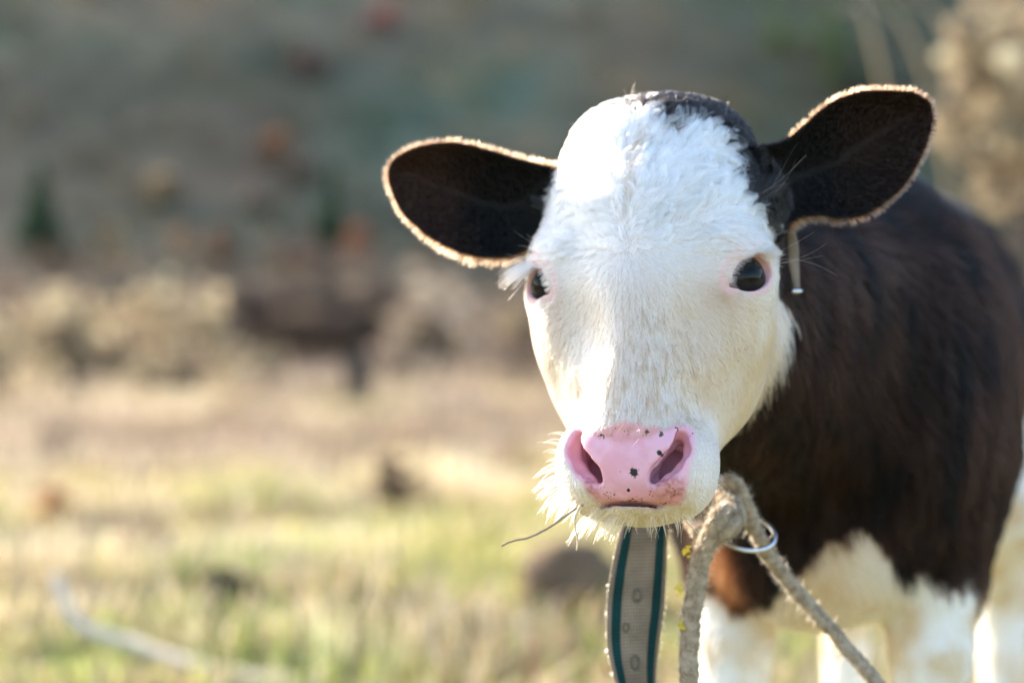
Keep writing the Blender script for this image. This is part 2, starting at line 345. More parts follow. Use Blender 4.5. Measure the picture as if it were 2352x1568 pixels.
HS = [
 ("rust coloured round shrub high on the slope beside a pale grey one", 640, 335, 80, 110, 100, (.30, .17, .10), (.24, .15, .10)),
 ("pale grey shrub right beside the rust coloured shrub on the slope", 690, 372, 78, 80, 80, (.36, .31, .27), (.3, .26, .22)),
 ("small pale grey shrub below the rust coloured one on the slope", 590, 465, 72, 90, 80, (.33, .29, .26), (.27, .23, .2)),
 ("wide brown shrub low on the slope above the wide dry bush", 470, 560, 58, 200, 110, (.27, .175, .11), (.22, .15, .1)),
 ("orange red shrub low on the slope, nearest the calf's left-hand ear", 822, 570, 56, 80, 120, (.38, .17, .10), (.30, .16, .10)),
 ("tan leaning shrub on the slope right of the dark green conifer", 365, 440, 58, 110, 90, (.40, .31, .19), (.33, .27, .18)),
 ("straw coloured shrub below the tan leaning one at the slope foot", 255, 570, 52, 110, 130, (.42, .34, .21), (.33, .27, .17)),
 ("brownish pink shrub at the slope foot below the dark conifer", 130, 590, 50, 150, 80, (.38, .27, .19), (.3, .22, .16)),
 ("red shrub at the very top of the photo left of the calf", 870, 45, 120, 110, 80, (.30, .11, .10), (.24, .12, .11)),
 ("dull mauve shrub high on the slope below the red one", 705, 150, 110, 110, 80, (.21, .13, .12), (.18, .14, .13)),
 ("pinkish brown shrub at the foot of the slope under the slim conifer", 700, 600, 50, 150, 90, (.31, .22, .17), (.26, .19, .16)),
 ("dark green bush on the upper slope above the calf's right-hand ear", 1860, 70, 60, 260, 190, (.035, .080, .028), (.06, .08, .035)),
 ("dull green bush lower on the slope left of the big tan bush", 1960, 165, 54, 200, 130, (.035, .075, .028), (.06, .08, .035)),
]
for i, (lb, px, py, d, w_, h_, c1, c2) in enumerate(HS):
    shrub("hillside_shrub", lb, "shrub", px, py, None, w_, h_, np.array(c1) * np.array([1.15, 1.05, .95]), 1500, .075, 60 + i, 16, group=GH, col2=c2, stems=3, dome=False)
# scrub that reads as one mass on the slope
r = np.random.default_rng(88); k = 2600
yy = 38 + 60 * r.random(k) ** 1.2; xx = (r.random(k) * 2 - 1) * (yy * .62 + 6); cen = np.stack([xx, yy, gh(xx, yy) + r.uniform(.1, .7, k)], 1); tint = mix(np.array([.42, .56, .42]), np.array([1.5, 1.25, 1.05]), ss(.38, .62, fbm(cen * (1, .6, .8), .35, 435)))
V, F, C = cloud(cen, r.uniform(.35, .85, k) * (1 + yy / 160), 52000, .12, hill_col(cen) * tint * r.uniform(.6, 1.35, (k, 1)), r)
sc_ = mesh_obj("hillside_scrub", V, F, LEAF, cols=C, smooth=False); tag(sc_, "grey brown leafless scrub covering the blurred hillside", "scrub", kind='stuff')
k = 2100; yy = r.uniform(27, 45, k); xx = r.uniform(-1, 1, k) * (yy * .62 + 4); cen = np.stack([xx, yy, gh(xx, yy) + r.uniform(.2, 1.5, k) * (.6 + .8 * vnoise(np.stack([xx, xx * 0, xx * 0], 1), .5, 433))], 1)
V, F, C = cloud(cen, r.uniform(.25, .55, k), 46000, .08, mix(np.array([.125, .098, .080]), np.array([.21, .160, .125]), fbm(cen, .5, 434)) * r.uniform(.6, 1.4, (k, 1)), r)
sc_ = mesh_obj("brown_thicket", V, F, LEAF, cols=C, smooth=False); tag(sc_, "band of bare brown thicket between the dry field and the slope", "thicket", kind='stuff')
# big tan bush near the right edge, behind the calf
shrub("dry_bush", "tall tan bush with pale seed heads at the upper right, behind the calf's back", "bush", 2330, 230, 9.5, 420, 640, (.80, .69, .50), 17000, .020, 30, 230, group=G1, col2=(.20, .145, .09), stems=9, rf=(.05, .16), dome=False)
for i, (a_, b_) in enumerate([((1990, -30), (2130, 190)), ((2080, -20), (2200, 160)), ((1930, 20), (2010, 110))]):
    d = 9.5; p0 = U(*a_, d); p1 = U(*b_, d); rt = p1 + (p1 - p0) * 3.2; g = float(gh(np.array([rt[0]]), np.array([d + .5]))[0]); rt = np.array([p1[0] + .55, d + .5, g - .03])
    V, F = tube(spline([rt - rt, p1 - rt, p0 - rt], 12), np.linspace(.016, .008, 12), 5)
    st_ = mesh_obj("dry_stalk", V, F, simple_mat("stalk_tan_%d" % i, (.34, .27, .17), .8)); st_.location = rt
    tag(st_, ["long tan stalk leaning left of the big tan bush, its middle one", "tan stalk leaning closest to the big tan bush", "short tan stalk leaning farthest left of the big tan bush"][i], "stalk", "leaning dry stalks")
# dark weeds and tufts in the field
GW = "dark weeds in the grass"
for i, (lb, px, py, d, w_, h_, c1, n_, lf) in enumerate([
 ("dark thin weed standing in the grass at the left below the dry bushes", 140, 1010, 8.5, 130, 130, (.13, .10, .085), 240, .022),
 ("reddish orange tuft in the grass at the far left", 120, 1160, 6.0, 110, 100, (.46, .24, .12), 420, .016),
 ("dark brown clump in the grass left of the calf's muzzle", 915, 1110, 6.6, 110, 130, (.10, .065, .048), 900, .022),
 ("large dark hollow tuft in the lower middle of the grass", 515, 1375, 4.4, 210, 150, (.060, .055, .028), 1600, .022),
 ("dark olive tuft in the grass right of the large dark tuft", 890, 1390, 4.3, 170, 140, (.085, .080, .028), 1300, .020),
 ("brownish bush of dead stems beside the calf's chin", 1190, 1060, 7.5, 150, 110, (.24, .16, .11), 420, .02),
 ("bright green tuft of fresh grass in front of the dark hollow tuft", 650, 1440, 4.15, 180, 80, (.20, .36, .05), 600, .014),
 ("bright green tuft of fresh grass nearest the hanging strap", 1290, 1535, 3.7, 190, 60, (.20, .34, .05), 600, .012)]):
    nm_ = "grass_tuft" if "tuft" in lb else "weed"
    shrub(nm_, lb, "tuft" if nm_ == "grass_tuft" else "weed", px, py, None, w_, h_, c1, int(n_ * .8), lf * .8, 90 + i, 22, dome=False, group=GW if i not in (6, 7) else "fresh green tufts", stems=4, part='foliage')
# dark stone beside the strap
def boulder(px, py, d, sx, sy, sz, label, seed, col):
    c = U(px, py, d); r = np.random.default_rng(seed); SVv, SFf = None, None
    u = np.linspace(0, 2 * math.pi, 25)[:-1]; v = np.linspace(0, math.pi, 14)[1:-1]
    V = [(0, 0, 1)] + [(math.sin(b) * math.cos(a), math.sin(b) * math.sin(a), math.cos(b)) for b in v for a in u] + [(0, 0, -1)]
    V = np.array(V); n_ = len(u); F = [(0, 1 + j, 1 + (j + 1) % n_) for j in range(n_)]
    for i in range(len(v) - 1):
        for j in range(n_): F.append((1 + i * n_ + j, 1 + (i + 1) * n_ + j, 1 + (i + 1) * n_ + (j + 1) % n_, 1 + i * n_ + (j + 1) % n_))
    e = len(V) - 1; F += [(e, e - n_ + (j + 1) % n_, e - n_ + j) for j in range(n_)]
    V = V * (1 + .8 * (fbm(V + seed, 1.9, seed, 4) - .5))[:, None] * (sx, sy, sz)
    o = mesh_obj("stone", V, F, simple_mat("stone_%d" % seed, col, .95, nscale=9, bump=.5, bscale=40)); o.location = c; return tag(o, label, "stone")
boulder(1310, 1335, 4.2, .125, .10, .095, "dark brown stone in the grass just left of the hanging strap", 7, (.125, .080, .045))
# fallen pale branch
pp = BRANCH
V, F = tube(pp - pp[20], np.linspace(.012, .020, 40), 9); fb = mesh_obj("fallen_branch", V, F, simple_mat("bleached_wood", (.58, .50, .40), .8, nscale=30, bump=.4)); fb.location = pp[20]
tag(fb, "pale bleached fallen branch lying bent in the grass at lower left", "branch")
# ------------------------------------------------------------------ calf: signed-distance body on a rectilinear grid
HO = U(1463, 640, 1.32)                               # between the eyes
YAW, PITCH, ROLL = math.radians(17), math.radians(16), math.radians(1.6)
cp, sp, cy, sy, cr, sr = math.cos(PITCH), math.sin(PITCH), math.cos(YAW), math.sin(YAW), math.cos(ROLL), math.sin(ROLL)
Rp = np.array([[1, 0, 0], [0, cp, sp], [0, -sp, cp]])
Ry = np.array([[cy, sy, 0], [-sy, cy, 0], [0, 0, 1]])
Rr = np.array([[cr, 0, -sr], [0, 1, 0], [sr, 0, cr]])
HR = Rr @ Ry @ Rp                                     # head -> world
def H2W(p): return HO + np.asarray(p, float) @ HR.T
def W2H(P): return (np.asarray(P, float) - HO) @ HR
def UL(px, py, hy):                                   # view ray met with the head plane hy
    d = (U(px, py, 1.0) - CAM) @ HR; o = W2H(CAM)
    t = (hy - o[1]) / d[1]; return o + t * d
def axis(lo, hi, f0, f1, fine, coarse):
    a = [f0]; h = fine
    while a[-1] > lo: h = min(h * 1.12, coarse); a.append(a[-1] - h)
    b = [f1]; h = fine
    while b[-1] < hi: h = min(h * 1.12, coarse); b.append(b[-1] + h)
    return np.array(sorted(set(a[1:])) + list(np.arange(f0, f1, fine)) + b)
FINE = 0.0019
gx = axis(-0.14, 0.98, -0.115, 0.352, FINE, 0.011)
gy = axis(1.19, 2.95, 1.205, 1.46, FINE, 0.011)
gz = axis(-0.03, 1.08, 0.570, 0.932, FINE, 0.011)
FLD = np.full((len(gx), len(gy), len(gz)), 1.0, np.float32)
def block(lo, hi):
    s = []
    for g, a, b in zip((gx, gy, gz), lo, hi):
        i0 = max(0, np.searchsorted(g, a) - 1); i1 = min(len(g), np.searchsorted(g, b) + 1); s.append(slice(i0, i1))
    return tuple(s)
def pts(s):
    X, Y, Z = np.meshgrid(gx[s[0]], gy[s[1]], gz[s[2]], indexing='ij')
    return np.stack([X, Y, Z], -1).reshape(-1, 3)
def smin(a, b, k):
    h = np.maximum(k - np.abs(a - b), 0) / k; return np.minimum(a, b) - h * h * k * 0.25
def comb(s, d, k, op='u'):
    f = FLD[s]; d = d.reshape(f.shape)
    FLD[s] = smin(f, d, k) if op == 'u' else -smin(-f, d, k)
def ell(c, r, R=np.eye(3), k=0.02, op='u', hd=False):
    """ellipsoid; R columns = axes; hd: in head coordinates"""
    c = np.asarray(c, float); r = np.asarray(r, float)
    if hd: c = H2W(c); R = HR @ R
    e = np.sqrt(((R * r) ** 2).sum(1)) + 2 * k + 0.006
    s = block(c - e, c + e); q = (pts(s) - c) @ R
    k0 = np.linalg.norm(q / r, axis=1); k1 = np.linalg.norm(q / r ** 2, axis=1)
    comb(s, k0 * (k0 - 1) / np.maximum(k1, 1e-6), k, op)
def cone(a, b, ra, rb, k=0.02, op='u', hd=False):
    a = np.asarray(a, float); b = np.asarray(b, float)
    if hd: a = H2W(a); b = H2W(b)
    e = max(ra, rb) + 2 * k + 0.006
    s = block(np.minimum(a, b) - e, np.maximum(a, b) + e); p = pts(s) - a; ab = b - a
    t = np.clip(p @ ab / (ab @ ab), 0, 1)
    comb(s, np.linalg.norm(p - t[:, None] * ab, axis=1) - (ra + (rb - ra) * t), k, op)
def rotx(a): c, s_ = math.cos(a), math.sin(a); return np.array([[1, 0, 0], [0, c, -s_], [0, s_, c]])
def rotz(a): c, s_ = math.cos(a), math.sin(a); return np.array([[c, -s_, 0], [s_, c, 0], [0, 0, 1]])

# --- head (metres, head frame: x to the picture's right, y to the back of the skull, z to the poll)
ell((0, .074, .068), (.084, .078, .084), k=.02, hd=True)                       # cranium
ell((0, .046, .046), (.085, .052, .078), k=.03, hd=True)                       # frontal bone
cone((-.034, .062, .122), (.036, .062, .122), .039, .038, k=.03, hd=True); ell((.000, .064, .133), (.052, .046, .034), k=.03, hd=True)                       # poll
for s_ in (-1, 1):
    ell((s_ * .067, .040, .008), (.026, .034, .030), k=.03, hd=True); ell((s_ * .066, .030, .028), (.022, .024, .014), k=.02, hd=True)           # brow
    ell((s_ * .059, .072, -.022), (.025, .038, .042), k=.03, hd=True)
    ell((s_ * .055, .050, -.024), (.029, .036, .035), k=.03, hd=True)          # cheekbone
    ell((s_ * .052, .076, -.036), (.026, .042, .064), k=.045, hd=True)          # masseter
    cone((s_ * .039, .075, -.080), (s_ * .022, .045, -.155), .028, .021, k=.03, hd=True)   # jaw
ell((0, .042, -.015), (.060, .052, .075), k=.03, hd=True)
cone((0, .036, -.010), (0, .028, -.110), .046, .040, k=.03, hd=True)           # nasal bones
ell((0, .038, -.085), (.047, .046, .060), k=.03, hd=True)
for s_ in (-1, 1):
    ell((s_ * .050, -.019, -.050), (.017, .017, .032), rotz(s_ * .6), k=.03, op='s', hd=True)      # hollow below the eye beside the nasal bone
    ell((s_ * .052, .004, -.112), (.010, .014, .022), k=.03, op='s', hd=True)
ell((0, .026, -.138), (.054, .040, .041), k=.025, hd=True)                     # muzzle
for s_ in (-1, 1):
    ell((s_ * .033, .022, -.148), (.025, .032, .030), k=.02, hd=True)          # upper lip
ell((0, .043, -.1695), (.027, .030, .015), k=.008, hd=True)                     # chin
NCH = [(.0390, -.005, .016), (.0390, -.007, .007), (.0330, -.010, -.003), (.0255, -.0125, -.011), (.0220, -.0135, -.0165)]; NCR = [.0056, .0070, .0078, .0064, .0042]
NZ = -.144                                                                    # height of the nose plate's centre
ell((0, .002, NZ + .002), (.032, .020, .026), rotx(math.radians(-14)), k=.016, hd=True); cone((-.025, -.004, NZ + .011), (.025, -.004, NZ + .011), .0105, .0105, k=.010, hd=True)   # nose plate
ell((0, .004, NZ - .020), (.024, .016, .018), k=.012, hd=True)                 # philtrum
for s_ in (-1, 1):
    ell((s_ * .0445, .010, NZ), (.010, .016, .026), rotz(s_ * .5), k=.012, hd=True)  # nostril wing
    ell((s_ * .027, .000, NZ - .017), (.013, .011, .008), k=.010, hd=True)     # lower nostril lobe
    for i in range(4):
        a = np.array(NCH[i]) + (0, 0, NZ); b = np.array(NCH[i + 1]) + (0, 0, NZ); a[0] *= s_; b[0] *= s_
        cone(a, b, NCR[i], NCR[i + 1], k=.004, op='s', hd=True)
    ell((s_ * .028, .026, NZ - .002), (.011, .016, .016), k=.004, op='s', hd=True)
    hc = [(.0350, .000, .013), (.0330, .001, .005), (.0268, .001, -.0035), (.0195, -.001, -.0105), (.0180, -.004, -.0155)]               # the deep slit along the septum
    for i in range(4):
        a = np.array(hc[i]) + (0, 0, NZ); b = np.array(hc[i + 1]) + (0, 0, NZ); a[0] *= s_; b[0] *= s_; cone(a, b, .0040, .0038, k=.006, op='s', hd=True)
        a[1] += .008; b[1] += .008; cone(a, b, .0040, .0038, k=.006, op='s', hd=True); a[1] += .008; b[1] += .008; cone(a, b, .0040, .0038, k=.003, op='s', hd=True)
# mouth slit
mc = [(-.052, .040, -.164), (-.040, .024, -.171), (-.023, .006, -.1755), (0, .002, -.1765), (.023, .006, -.1755), (.040, .024, -.171), (.052, .040, -.164)]
ell((0, .002, -.1766), (.027, .026, .0016), k=.003, op='s', hd=True)
# eyes
EYES = []
for s_ in (-1, 1):
    en = nrm(np.array([s_ * .70, -.71, .03])); ep = np.array([s_ * .084, .022, .007])
    up = nrm(np.array([0, 0, 1.0]) - en * en[2]); hz_ = np.cross(up, en)       # horizontal tangent
    if hz_[0] * s_ < 0: hz_ = -hz_                                             # points to the outer corner
    a = math.radians(34); ta = hz_ * math.cos(a) + up * math.sin(a); tb = np.cross(en, ta); tb = tb if tb[2] > 0 else -tb
    if s_ < 0: pass
    E3 = np.stack([ta, tb, en], 1)
    EYES.append((ep, E3))
    ell(ep - en * .021, (.029, .027, .0265), E3, k=.014, hd=True)
    ell(ep + en * .004, (.0212, .0132, .021), E3, k=.003, op='s', hd=True)
    ell(ep - ta * .0185 + en * .0010, (.006, .003, .006), E3, k=.004, op='s', hd=True)      # tear duct corner
# horn bud behind the right ear base
ell((.070, .070, .118), (.012, .012, .012), k=.012, hd=True)

# --- ears: outline in the ear's own plane, cupped shell with real thickness
EARS = []
def poly_sd(p, v):
    d = np.full(len(p), 1e9); sgn = np.ones(len(p)); n = len(v)
    for i in range(n):
        a = v[i]; b = v[i - 1]; e = b - a; w = p - a
        t = np.clip((w @ e) / max(e @ e, 1e-12), 0, 1); d = np.minimum(d, ((w - t[:, None] * e) ** 2).sum(1))
        c1 = p[:, 1] >= a[1]; c2 = p[:, 1] < b[1]; c3 = e[0] * w[:, 1] > e[1] * w[:, 0]
        fl = (c1 & c2 & c3) | (~c1 & ~c2 & ~c3); sgn = np.where(fl, -sgn, sgn)
    return np.sqrt(d) * sgn
def ear_setup(o, n, outl, cup, tmpl):
    n = nrm(np.asarray(n, float)); u = nrm(np.cross([0, 0, 1.0], n)); v = np.cross(n, u)
    P2 = []
    for px, py in outl:
        d = U(px, py, 1.0) - CAM; t = ((o - CAM) @ n) / (d @ n); w = CAM + t * d - o; P2.append((w @ u, w @ v))
    v2 = spline(np.array(P2), 48)
    EARS.append(dict(o=o, n=n, u=u, v=v, poly=v2, cup=cup))
def ear_eval(e, P):
    w = P - e['o']; q = np.stack([w @ e['u'], w @ e['v']], 1)
    sd = poly_sd(q, e['poly']); dep = -(w @ e['n'])                            # dep > 0: away from the viewer
    mid = e['cup'] * (1 - np.exp(np.minimum(sd, 0) / .020)) - .004
    return q, sd, dep, dep - mid
def ear_sdf(e, k):
    lo = e['poly'].min(0); hi = e['poly'].max(0)
    c = np.array([e['o'] + a * e['u'] + b * e['v'] + g * e['n'] for a in (lo[0], hi[0]) for b in (lo[1], hi[1]) for g in (-.05, .02)])
    s = block(c.min(0) - .02, c.max(0) + .02); P = pts(s)
    q, sd, dep, w = ear_eval(e, P)
    th = .0026 + .010 * (1 - np.clip(np.linalg.norm(q, axis=1) / .06, 0, 1)) ** 2
    d1 = np.abs(w) * .82 - th; d = -smin(-d1, -(sd + .001), .005)
    comb(s, d, k)
ear_setup(U(1250, 470, 1.415), (-.18, -1, -.08), [(1290, 385), (1200, 362), (1130, 340), (1045, 321), (970, 328), (912, 352), (886, 388), (892, 432), (916, 486), (960, 532), (1012, 567), (1075, 592), (1135, 598), (1190, 592), (1240, 560), (1300, 520)], .030, None)
ear_setup(U(1775, 425, 1.370), (.12, -1, -.06), [(1735, 335), (1800, 318), (1850, 275), (1900, 233), (1962, 207), (2030, 200), (2096, 206), (2134, 226), (2148, 262), (2140, 312), (2120, 365), (2085, 425), (2040, 468), (1990, 498), (1930, 510), (1880, 500), (1830, 510), (1790, 545), (1740, 520)], .034, None)
cone(H2W((-.060, .090, .080)), EARS[0]['o'] + EARS[0]['u'] * -.012 - EARS[0]['n'] * .034, .026, .016, k=.02)
cone(H2W((.070, .074, .080)), EARS[1]['o'] + EARS[1]['u'] * .012 - EARS[1]['n'] * .036, .034, .022, k=.02)
for e in EARS: ear_sdf(e, .010)
# --- neck, trunk and legs
BA = math.radians(20); BR = rotz(-BA)                                         # trunk axis leans to the right as it recedes
def bp(x, y, z): return np.array([.335, 1.80, 0]) + BR @ np.array([x, y, 0]) + np.array([0, 0, z])
cone(H2W((0, .13, .030)), bp(.01, .02, .74), .080, .150, k=.05)
cone(H2W((0, .12, -.03)), bp(-.02, -.06, .66), .060, .130, k=.05)
ell(bp(.01, .10, .775), (.115, .20, .135), BR, k=.06)                         # withers
ell(bp(0, .02, .66), (.180, .185, .200), BR, k=.06)                           # shoulders and chest
ell(bp(.085, .02, .63), (.085, .15, .20), BR, k=.05)
ell(bp(-.085, .02, .62), (.085, .14, .19), BR, k=.05)
ell(bp(-.005, -.065, .525), (.095, .085, .100), BR, k=.05)                      # brisket
ell(bp(0, .42, .685), (.178, .40, .185), BR, k=.06); ell(bp(0, .36, .60), (.125, .36, .150), BR, k=.06)                           # barrel
ell(bp(0, .74, .735), (.165, .20, .180), BR, k=.06)                           # rump
ell(bp(0, .58, .865), (.095, .30, .055), BR, k=.06)
def leg(pts_, rad, k=.03):
    for i in range(len(pts_) - 1): cone(pts_[i], pts_[i + 1], rad[i], rad[i + 1], k=k)
for s_, dx in ((-1, .012), (1, .0)):
    leg([bp(s_ * .105, .00, .60), bp(s_ * .108 + dx, -.02, .475), bp(s_ * .108 + dx, -.03, .41), bp(s_ * .108 + dx, -.035, .305), bp(s_ * .108 + dx, -.03, .10), bp(s_ * .108 + dx, -.05, .05)], [.082, .046, .037, .037, .026, .031], k=.022)
    cone(bp(s_ * .108 + dx, -.052, .04), bp(s_ * .108 + dx, -.068, .012), .030, .036, k=.012)
    leg([bp(s_ * .115, .78, .66), bp(s_ * .130, .70, .50), bp(s_ * .118, .86, .34), bp(s_ * .115, .84, .10), bp(s_ * .115, .82, .05)], [.125, .075, .038, .028, .031])
    cone(bp(s_ * .115, .815, .04), bp(s_ * .115, .80, .012), .030, .036, k=.012)
leg([bp(0, .90, .84), bp(0, .97, .70), bp(.01, .965, .45)], [.026, .020, .012], k=.02)
ell(bp(.01, .965, .38), (.022, .022, .07), k=.02)

def surface_nets(F, gx, gy, gz):
    Sg = F < 0
    c = [(i, j, k) for i in (0, 1) for j in (0, 1) for k in (0, 1)]
    nx, ny, nz = F.shape
    cnt = np.zeros((nx - 1, ny - 1, nz - 1), np.int8)
    for i, j, k in c: cnt += Sg[i:nx - 1 + i, j:ny - 1 + j, k:nz - 1 + k]
    act = (cnt > 0) & (cnt < 8)
    I = np.argwhere(act); vid = np.full(act.shape, -1, np.int32); vid[act] = np.arange(len(I))
    g = (gx, gy, gz)
    def co(o): return np.stack([g[a][I[:, a] + o[a]] for a in range(3)], 1)
    def val(o): return F[I[:, 0] + o[0], I[:, 1] + o[1], I[:, 2] + o[2]]
    acc = np.zeros((len(I), 3)); w = np.zeros(len(I))
    for o in c:
        for a in range(3):
            if o[a] == 0:
                o2 = list(o); o2[a] = 1
                f0 = val(o); f1 = val(o2); m = (f0 < 0) != (f1 < 0)
                t = np.where(m, f0 / np.where(m, f0 - f1, 1), 0)[:, None]
                p = co(o) * (1 - t) + co(o2) * t
                acc += np.where(m[:, None], p, 0); w += m
    V = acc / w[:, None]
    Q = []
    for a in range(3):
        b, d = (a + 1) % 3, (a + 2) % 3
        sl0 = [slice(None)] * 3; sl1 = [slice(None)] * 3; sl0[a] = slice(0, -1); sl1[a] = slice(1, None)
        A = Sg[tuple(sl0)]; B = Sg[tuple(sl1)]
        E = np.argwhere(A != B)
        E = E[(E[:, b] > 0) & (E[:, d] > 0) & (E[:, b] < F.shape[b] - 1) & (E[:, d] < F.shape[d] - 1)]
        fl = A[E[:, 0], E[:, 1], E[:, 2]]
        q = []
        for ob, od in ((-1, -1), (0, -1), (0, 0), (-1, 0)):
            K = E.copy(); K[:, b] += ob; K[:, d] += od; q.append(vid[K[:, 0], K[:, 1], K[:, 2]])
        q = np.stack(q, 1); q[~fl] = q[~fl][:, ::-1]; Q.append(q)
    return V, np.vstack(Q)
CV, CF = surface_nets(FLD, gx, gy, gz)
del FLD
def smooth_mesh(V, F, it=2):
    e = np.vstack([F[:, [0, 1]], F[:, [1, 2]], F[:, [2, 3]], F[:, [3, 0]]])
    e = np.vstack([e, e[:, ::-1]])
    n = np.bincount(e[:, 0], minlength=len(V)).astype(float)
    for _ in range(it):
        for lam in (.5, -.48):
            m = np.stack([np.bincount(e[:, 0], V[e[:, 1], k], len(V)) for k in range(3)], 1) / n[:, None]
            V = V + lam * (m - V)
    return V
CV = smooth_mesh(CV, CF, 2)
def vert_normals(V, F):
    fn = np.cross(V[F[:, 2]] - V[F[:, 0]], V[F[:, 3]] - V[F[:, 1]])
    N = np.stack([sum(np.bincount(F[:, j], fn[:, k], len(V)) for j in range(4)) for k in range(3)], 1)
    return nrm(N), np.linalg.norm(fn, axis=1) / 2
CN, CA = vert_normals(CV, CF)
WHITE = np.array([.84, .825, .80]); CREAM = np.array([.64, .49, .32]); BROWN = np.array([.0125, .0060, .0042]); BLACK = np.array([.006, .005, .005])
PINK = np.array([.75, .40, .49]); RIM = np.array([.34, .175, .095]); TAN = np.array([.50, .39, .25])
def hpoly(pp, hy): return np.array([UL(x, y, hy)[[0, 2]] for x, y in pp])
DARKP = hpoly([(1440, 240), (1452, 282), (1498, 282), (1528, 304), (1562, 326), (1590, 304), (1612, 300), (1650, 326), (1682, 352), (1704, 420), (1728, 470), (1760, 515), (1782, 562), (1800, 612), (2100, 640), (2100, 120), (1520, 120), (1520, 226), (1480, 236)], .035)
NOSEP = hpoly([(1326, 1014), (1348, 1005), (1385, 985), (1440, 972), (1500, 982), (1545, 992), (1575, 1010), (1588, 1050), (1584, 1095), (1570, 1130), (1545, 1160), (1500, 1172), (1400, 1170), (1355, 1140), (1325, 1085)], -.012)
def head_mask(L):
    return (L[:, 1] < .16 - .35 * np.clip(-L[:, 2] - .10, 0, 1)) & (L[:, 2] > -.23) & (L[:, 2] < .17) & (np.abs(L[:, 0]) < .115)
EAR_ROOT = (-.012, .018)
def coat(P, skin=False):
    """returns colour, nose mask, ear id, ear edge distance, eye ring mask, white-face mask"""
    n = len(P); L = W2H(P); jit = (fbm(P, 95, 3) - .5) * .020
    hd = head_mask(L)
    eid = np.zeros(n, int); esd = np.full(n, 1.0); eside = np.zeros(n)
    for i, e in enumerate(EARS):
        m = np.linalg.norm(P - e['o'], axis=1) < .2
        if not m.any(): continue
        q, sd, dep, w = ear_eval(e, P[m]); fr_ = (q[:, 0] if i == 1 else -q[:, 0]) - EAR_ROOT[i]; sd = np.where((fr_ < 0) & (sd < .006), np.minimum(sd, -.001 + fr_ * .4), sd)
        ie = (sd < .006) & (np.abs(w) < .014)
        out = np.abs(L[m][:, 0]) > (.084 if i == 1 else .073)
        ie &= out
        ids = np.where(m)[0][ie]; eid[ids] = i + 1; esd[ids] = sd[ie]; eside[ids] = w[ie]
    q2 = L[:, [0, 2]]
    dk = poly_sd(q2, DARKP) + jit * 1.0
    back = ss(.088, .100, L[:, 1] + jit - .25 * np.clip(-L[:, 2], 0, .2) * 0)     # behind the cheeks
    back_r = ss(.150, .160, L[:, 1] + jit)
    leftb = np.where(L[:, 0] < 0, back, back_r)
    upd0 = (L[:, 0] < -.066) & (L[:, 1] > .044) & (L[:, 2] > .018) & (L[:, 2] < .104); thr = np.where((L[:, 0] < 0) & (L[:, 2] < .085), .066, .088); upd = np.where((L[:, 2] > .02), ss(thr, thr + .012, L[:, 1] + jit), leftb)
    seg = EARS[0]['o'] - H2W((-.060, .090, .080)); tt = np.clip((P - EARS[0]['o'] + seg) @ seg / (seg @ seg), 0, 1); dseg = np.linalg.norm(P - EARS[0]['o'] + seg - tt[:, None] * seg, axis=1)
    upd = np.maximum(upd, ss(.034, .029, dseg + jit) * (L[:, 0] < -.060) * (L[:, 1] > .05))
    upd = np.maximum(upd, upd0)
    dark = np.clip(np.maximum(ss(.002, -.002, dk), upd), 0, 1)
    white = hd & (eid == 0)
    wf = np.where(white, 1 - dark, 0)
    # body colours
    nz = fbm(P * np.array([1, 1, .25]), 45, 11)
    lock = fbm(P * np.array([1, 1, .18]), 70, 12); body = mix(BROWN * .18, BROWN * 1.45, ss(.36, .66, .55 * nz + .45 * lock))
    B = (P - np.array([.335, 1.80, 0])) @ BR                                # trunk coordinates
    zj = (fbm(P, 22, 5) - .5) * .09
    z = P[:, 2] + zj
    lw = np.zeros(n)
    fr = B[:, 1] < .30
    kx = np.array([1500, 1640, 1670, 1705, 1765, 1800, 1823, 1875, 1937, 2000, 2052, 2080, 2105, 2157, 2215, 2240, 2262, 2300]); ky = np.array([1392, 1392, 1405, 1436, 1405, 1335, 1293, 1241, 1199, 1251, 1325, 1332, 1303, 1345, 1352, 1335, 1480, 1600])
    thr_z = np.interp(P[:, 0], (kx - 1176) * KPX * 1.70, .72 - (ky - 784) * KPX * 1.70)
    lw = np.where(fr & (P[:, 2] + (fbm(P, 60, 5) - .5) * .022 < thr_z), 1, lw)
    lw = np.where(~fr & (z < .67 - .12 * ss(.3, .75, B[:, 1]) * 0) & (B[:, 1] > .55), 1, lw)
    lw = np.where((B[:, 1] > .34) & (z < .485), 1, lw)
    legc = mix(WHITE * .93, TAN * 1.25, ss(.45, .75, fbm(P, 25, 9)))
    legc = mix(legc, TAN * np.array([1.05, .95, .85]), .75 * np.exp(-((P[:, 0] - .30) / .075) ** 2) * ss(.36, .42, z)); body = mix(body, legc, lw)
    xo = np.interp(P[:, 2], (.72 - (np.array([1440, 1330, 1230]) - 784) * KPX * 1.66), (np.array([1712, 1676, 1655]) - 1176) * KPX * 1.66); sun_strip = np.exp(-((P[:, 0] - xo) / .011) ** 2) * ss(.43, .46, P[:, 2]) * ss(.545, .50, P[:, 2]) * fr
    body = mix(body, np.array([.36, .135, .06]), .85 * sun_strip)  # reddish chest hair, its sunlit orange strip painted into the coat colour
    hoof = P[:, 2] < .045; body = np.where(hoof[:, None], np.array([.08, .06, .05]), body)
    # face colours
    cz = ss(.005, -.03, L[:, 2]) * ss(-.150, -.105, L[:, 2])
    cr_ = ss(.02, .075, L[:, 0]) * ss(.075, .02, L[:, 2]) * ss(-.15, -.1, L[:, 2])
    warm = np.clip((.62 * cz + .30 * cr_) * (.35 + 1.1 * fbm(L * np.array([1, 1, .5]), 55, 21)), 0, 1)
    face = mix(WHITE, CREAM, warm)
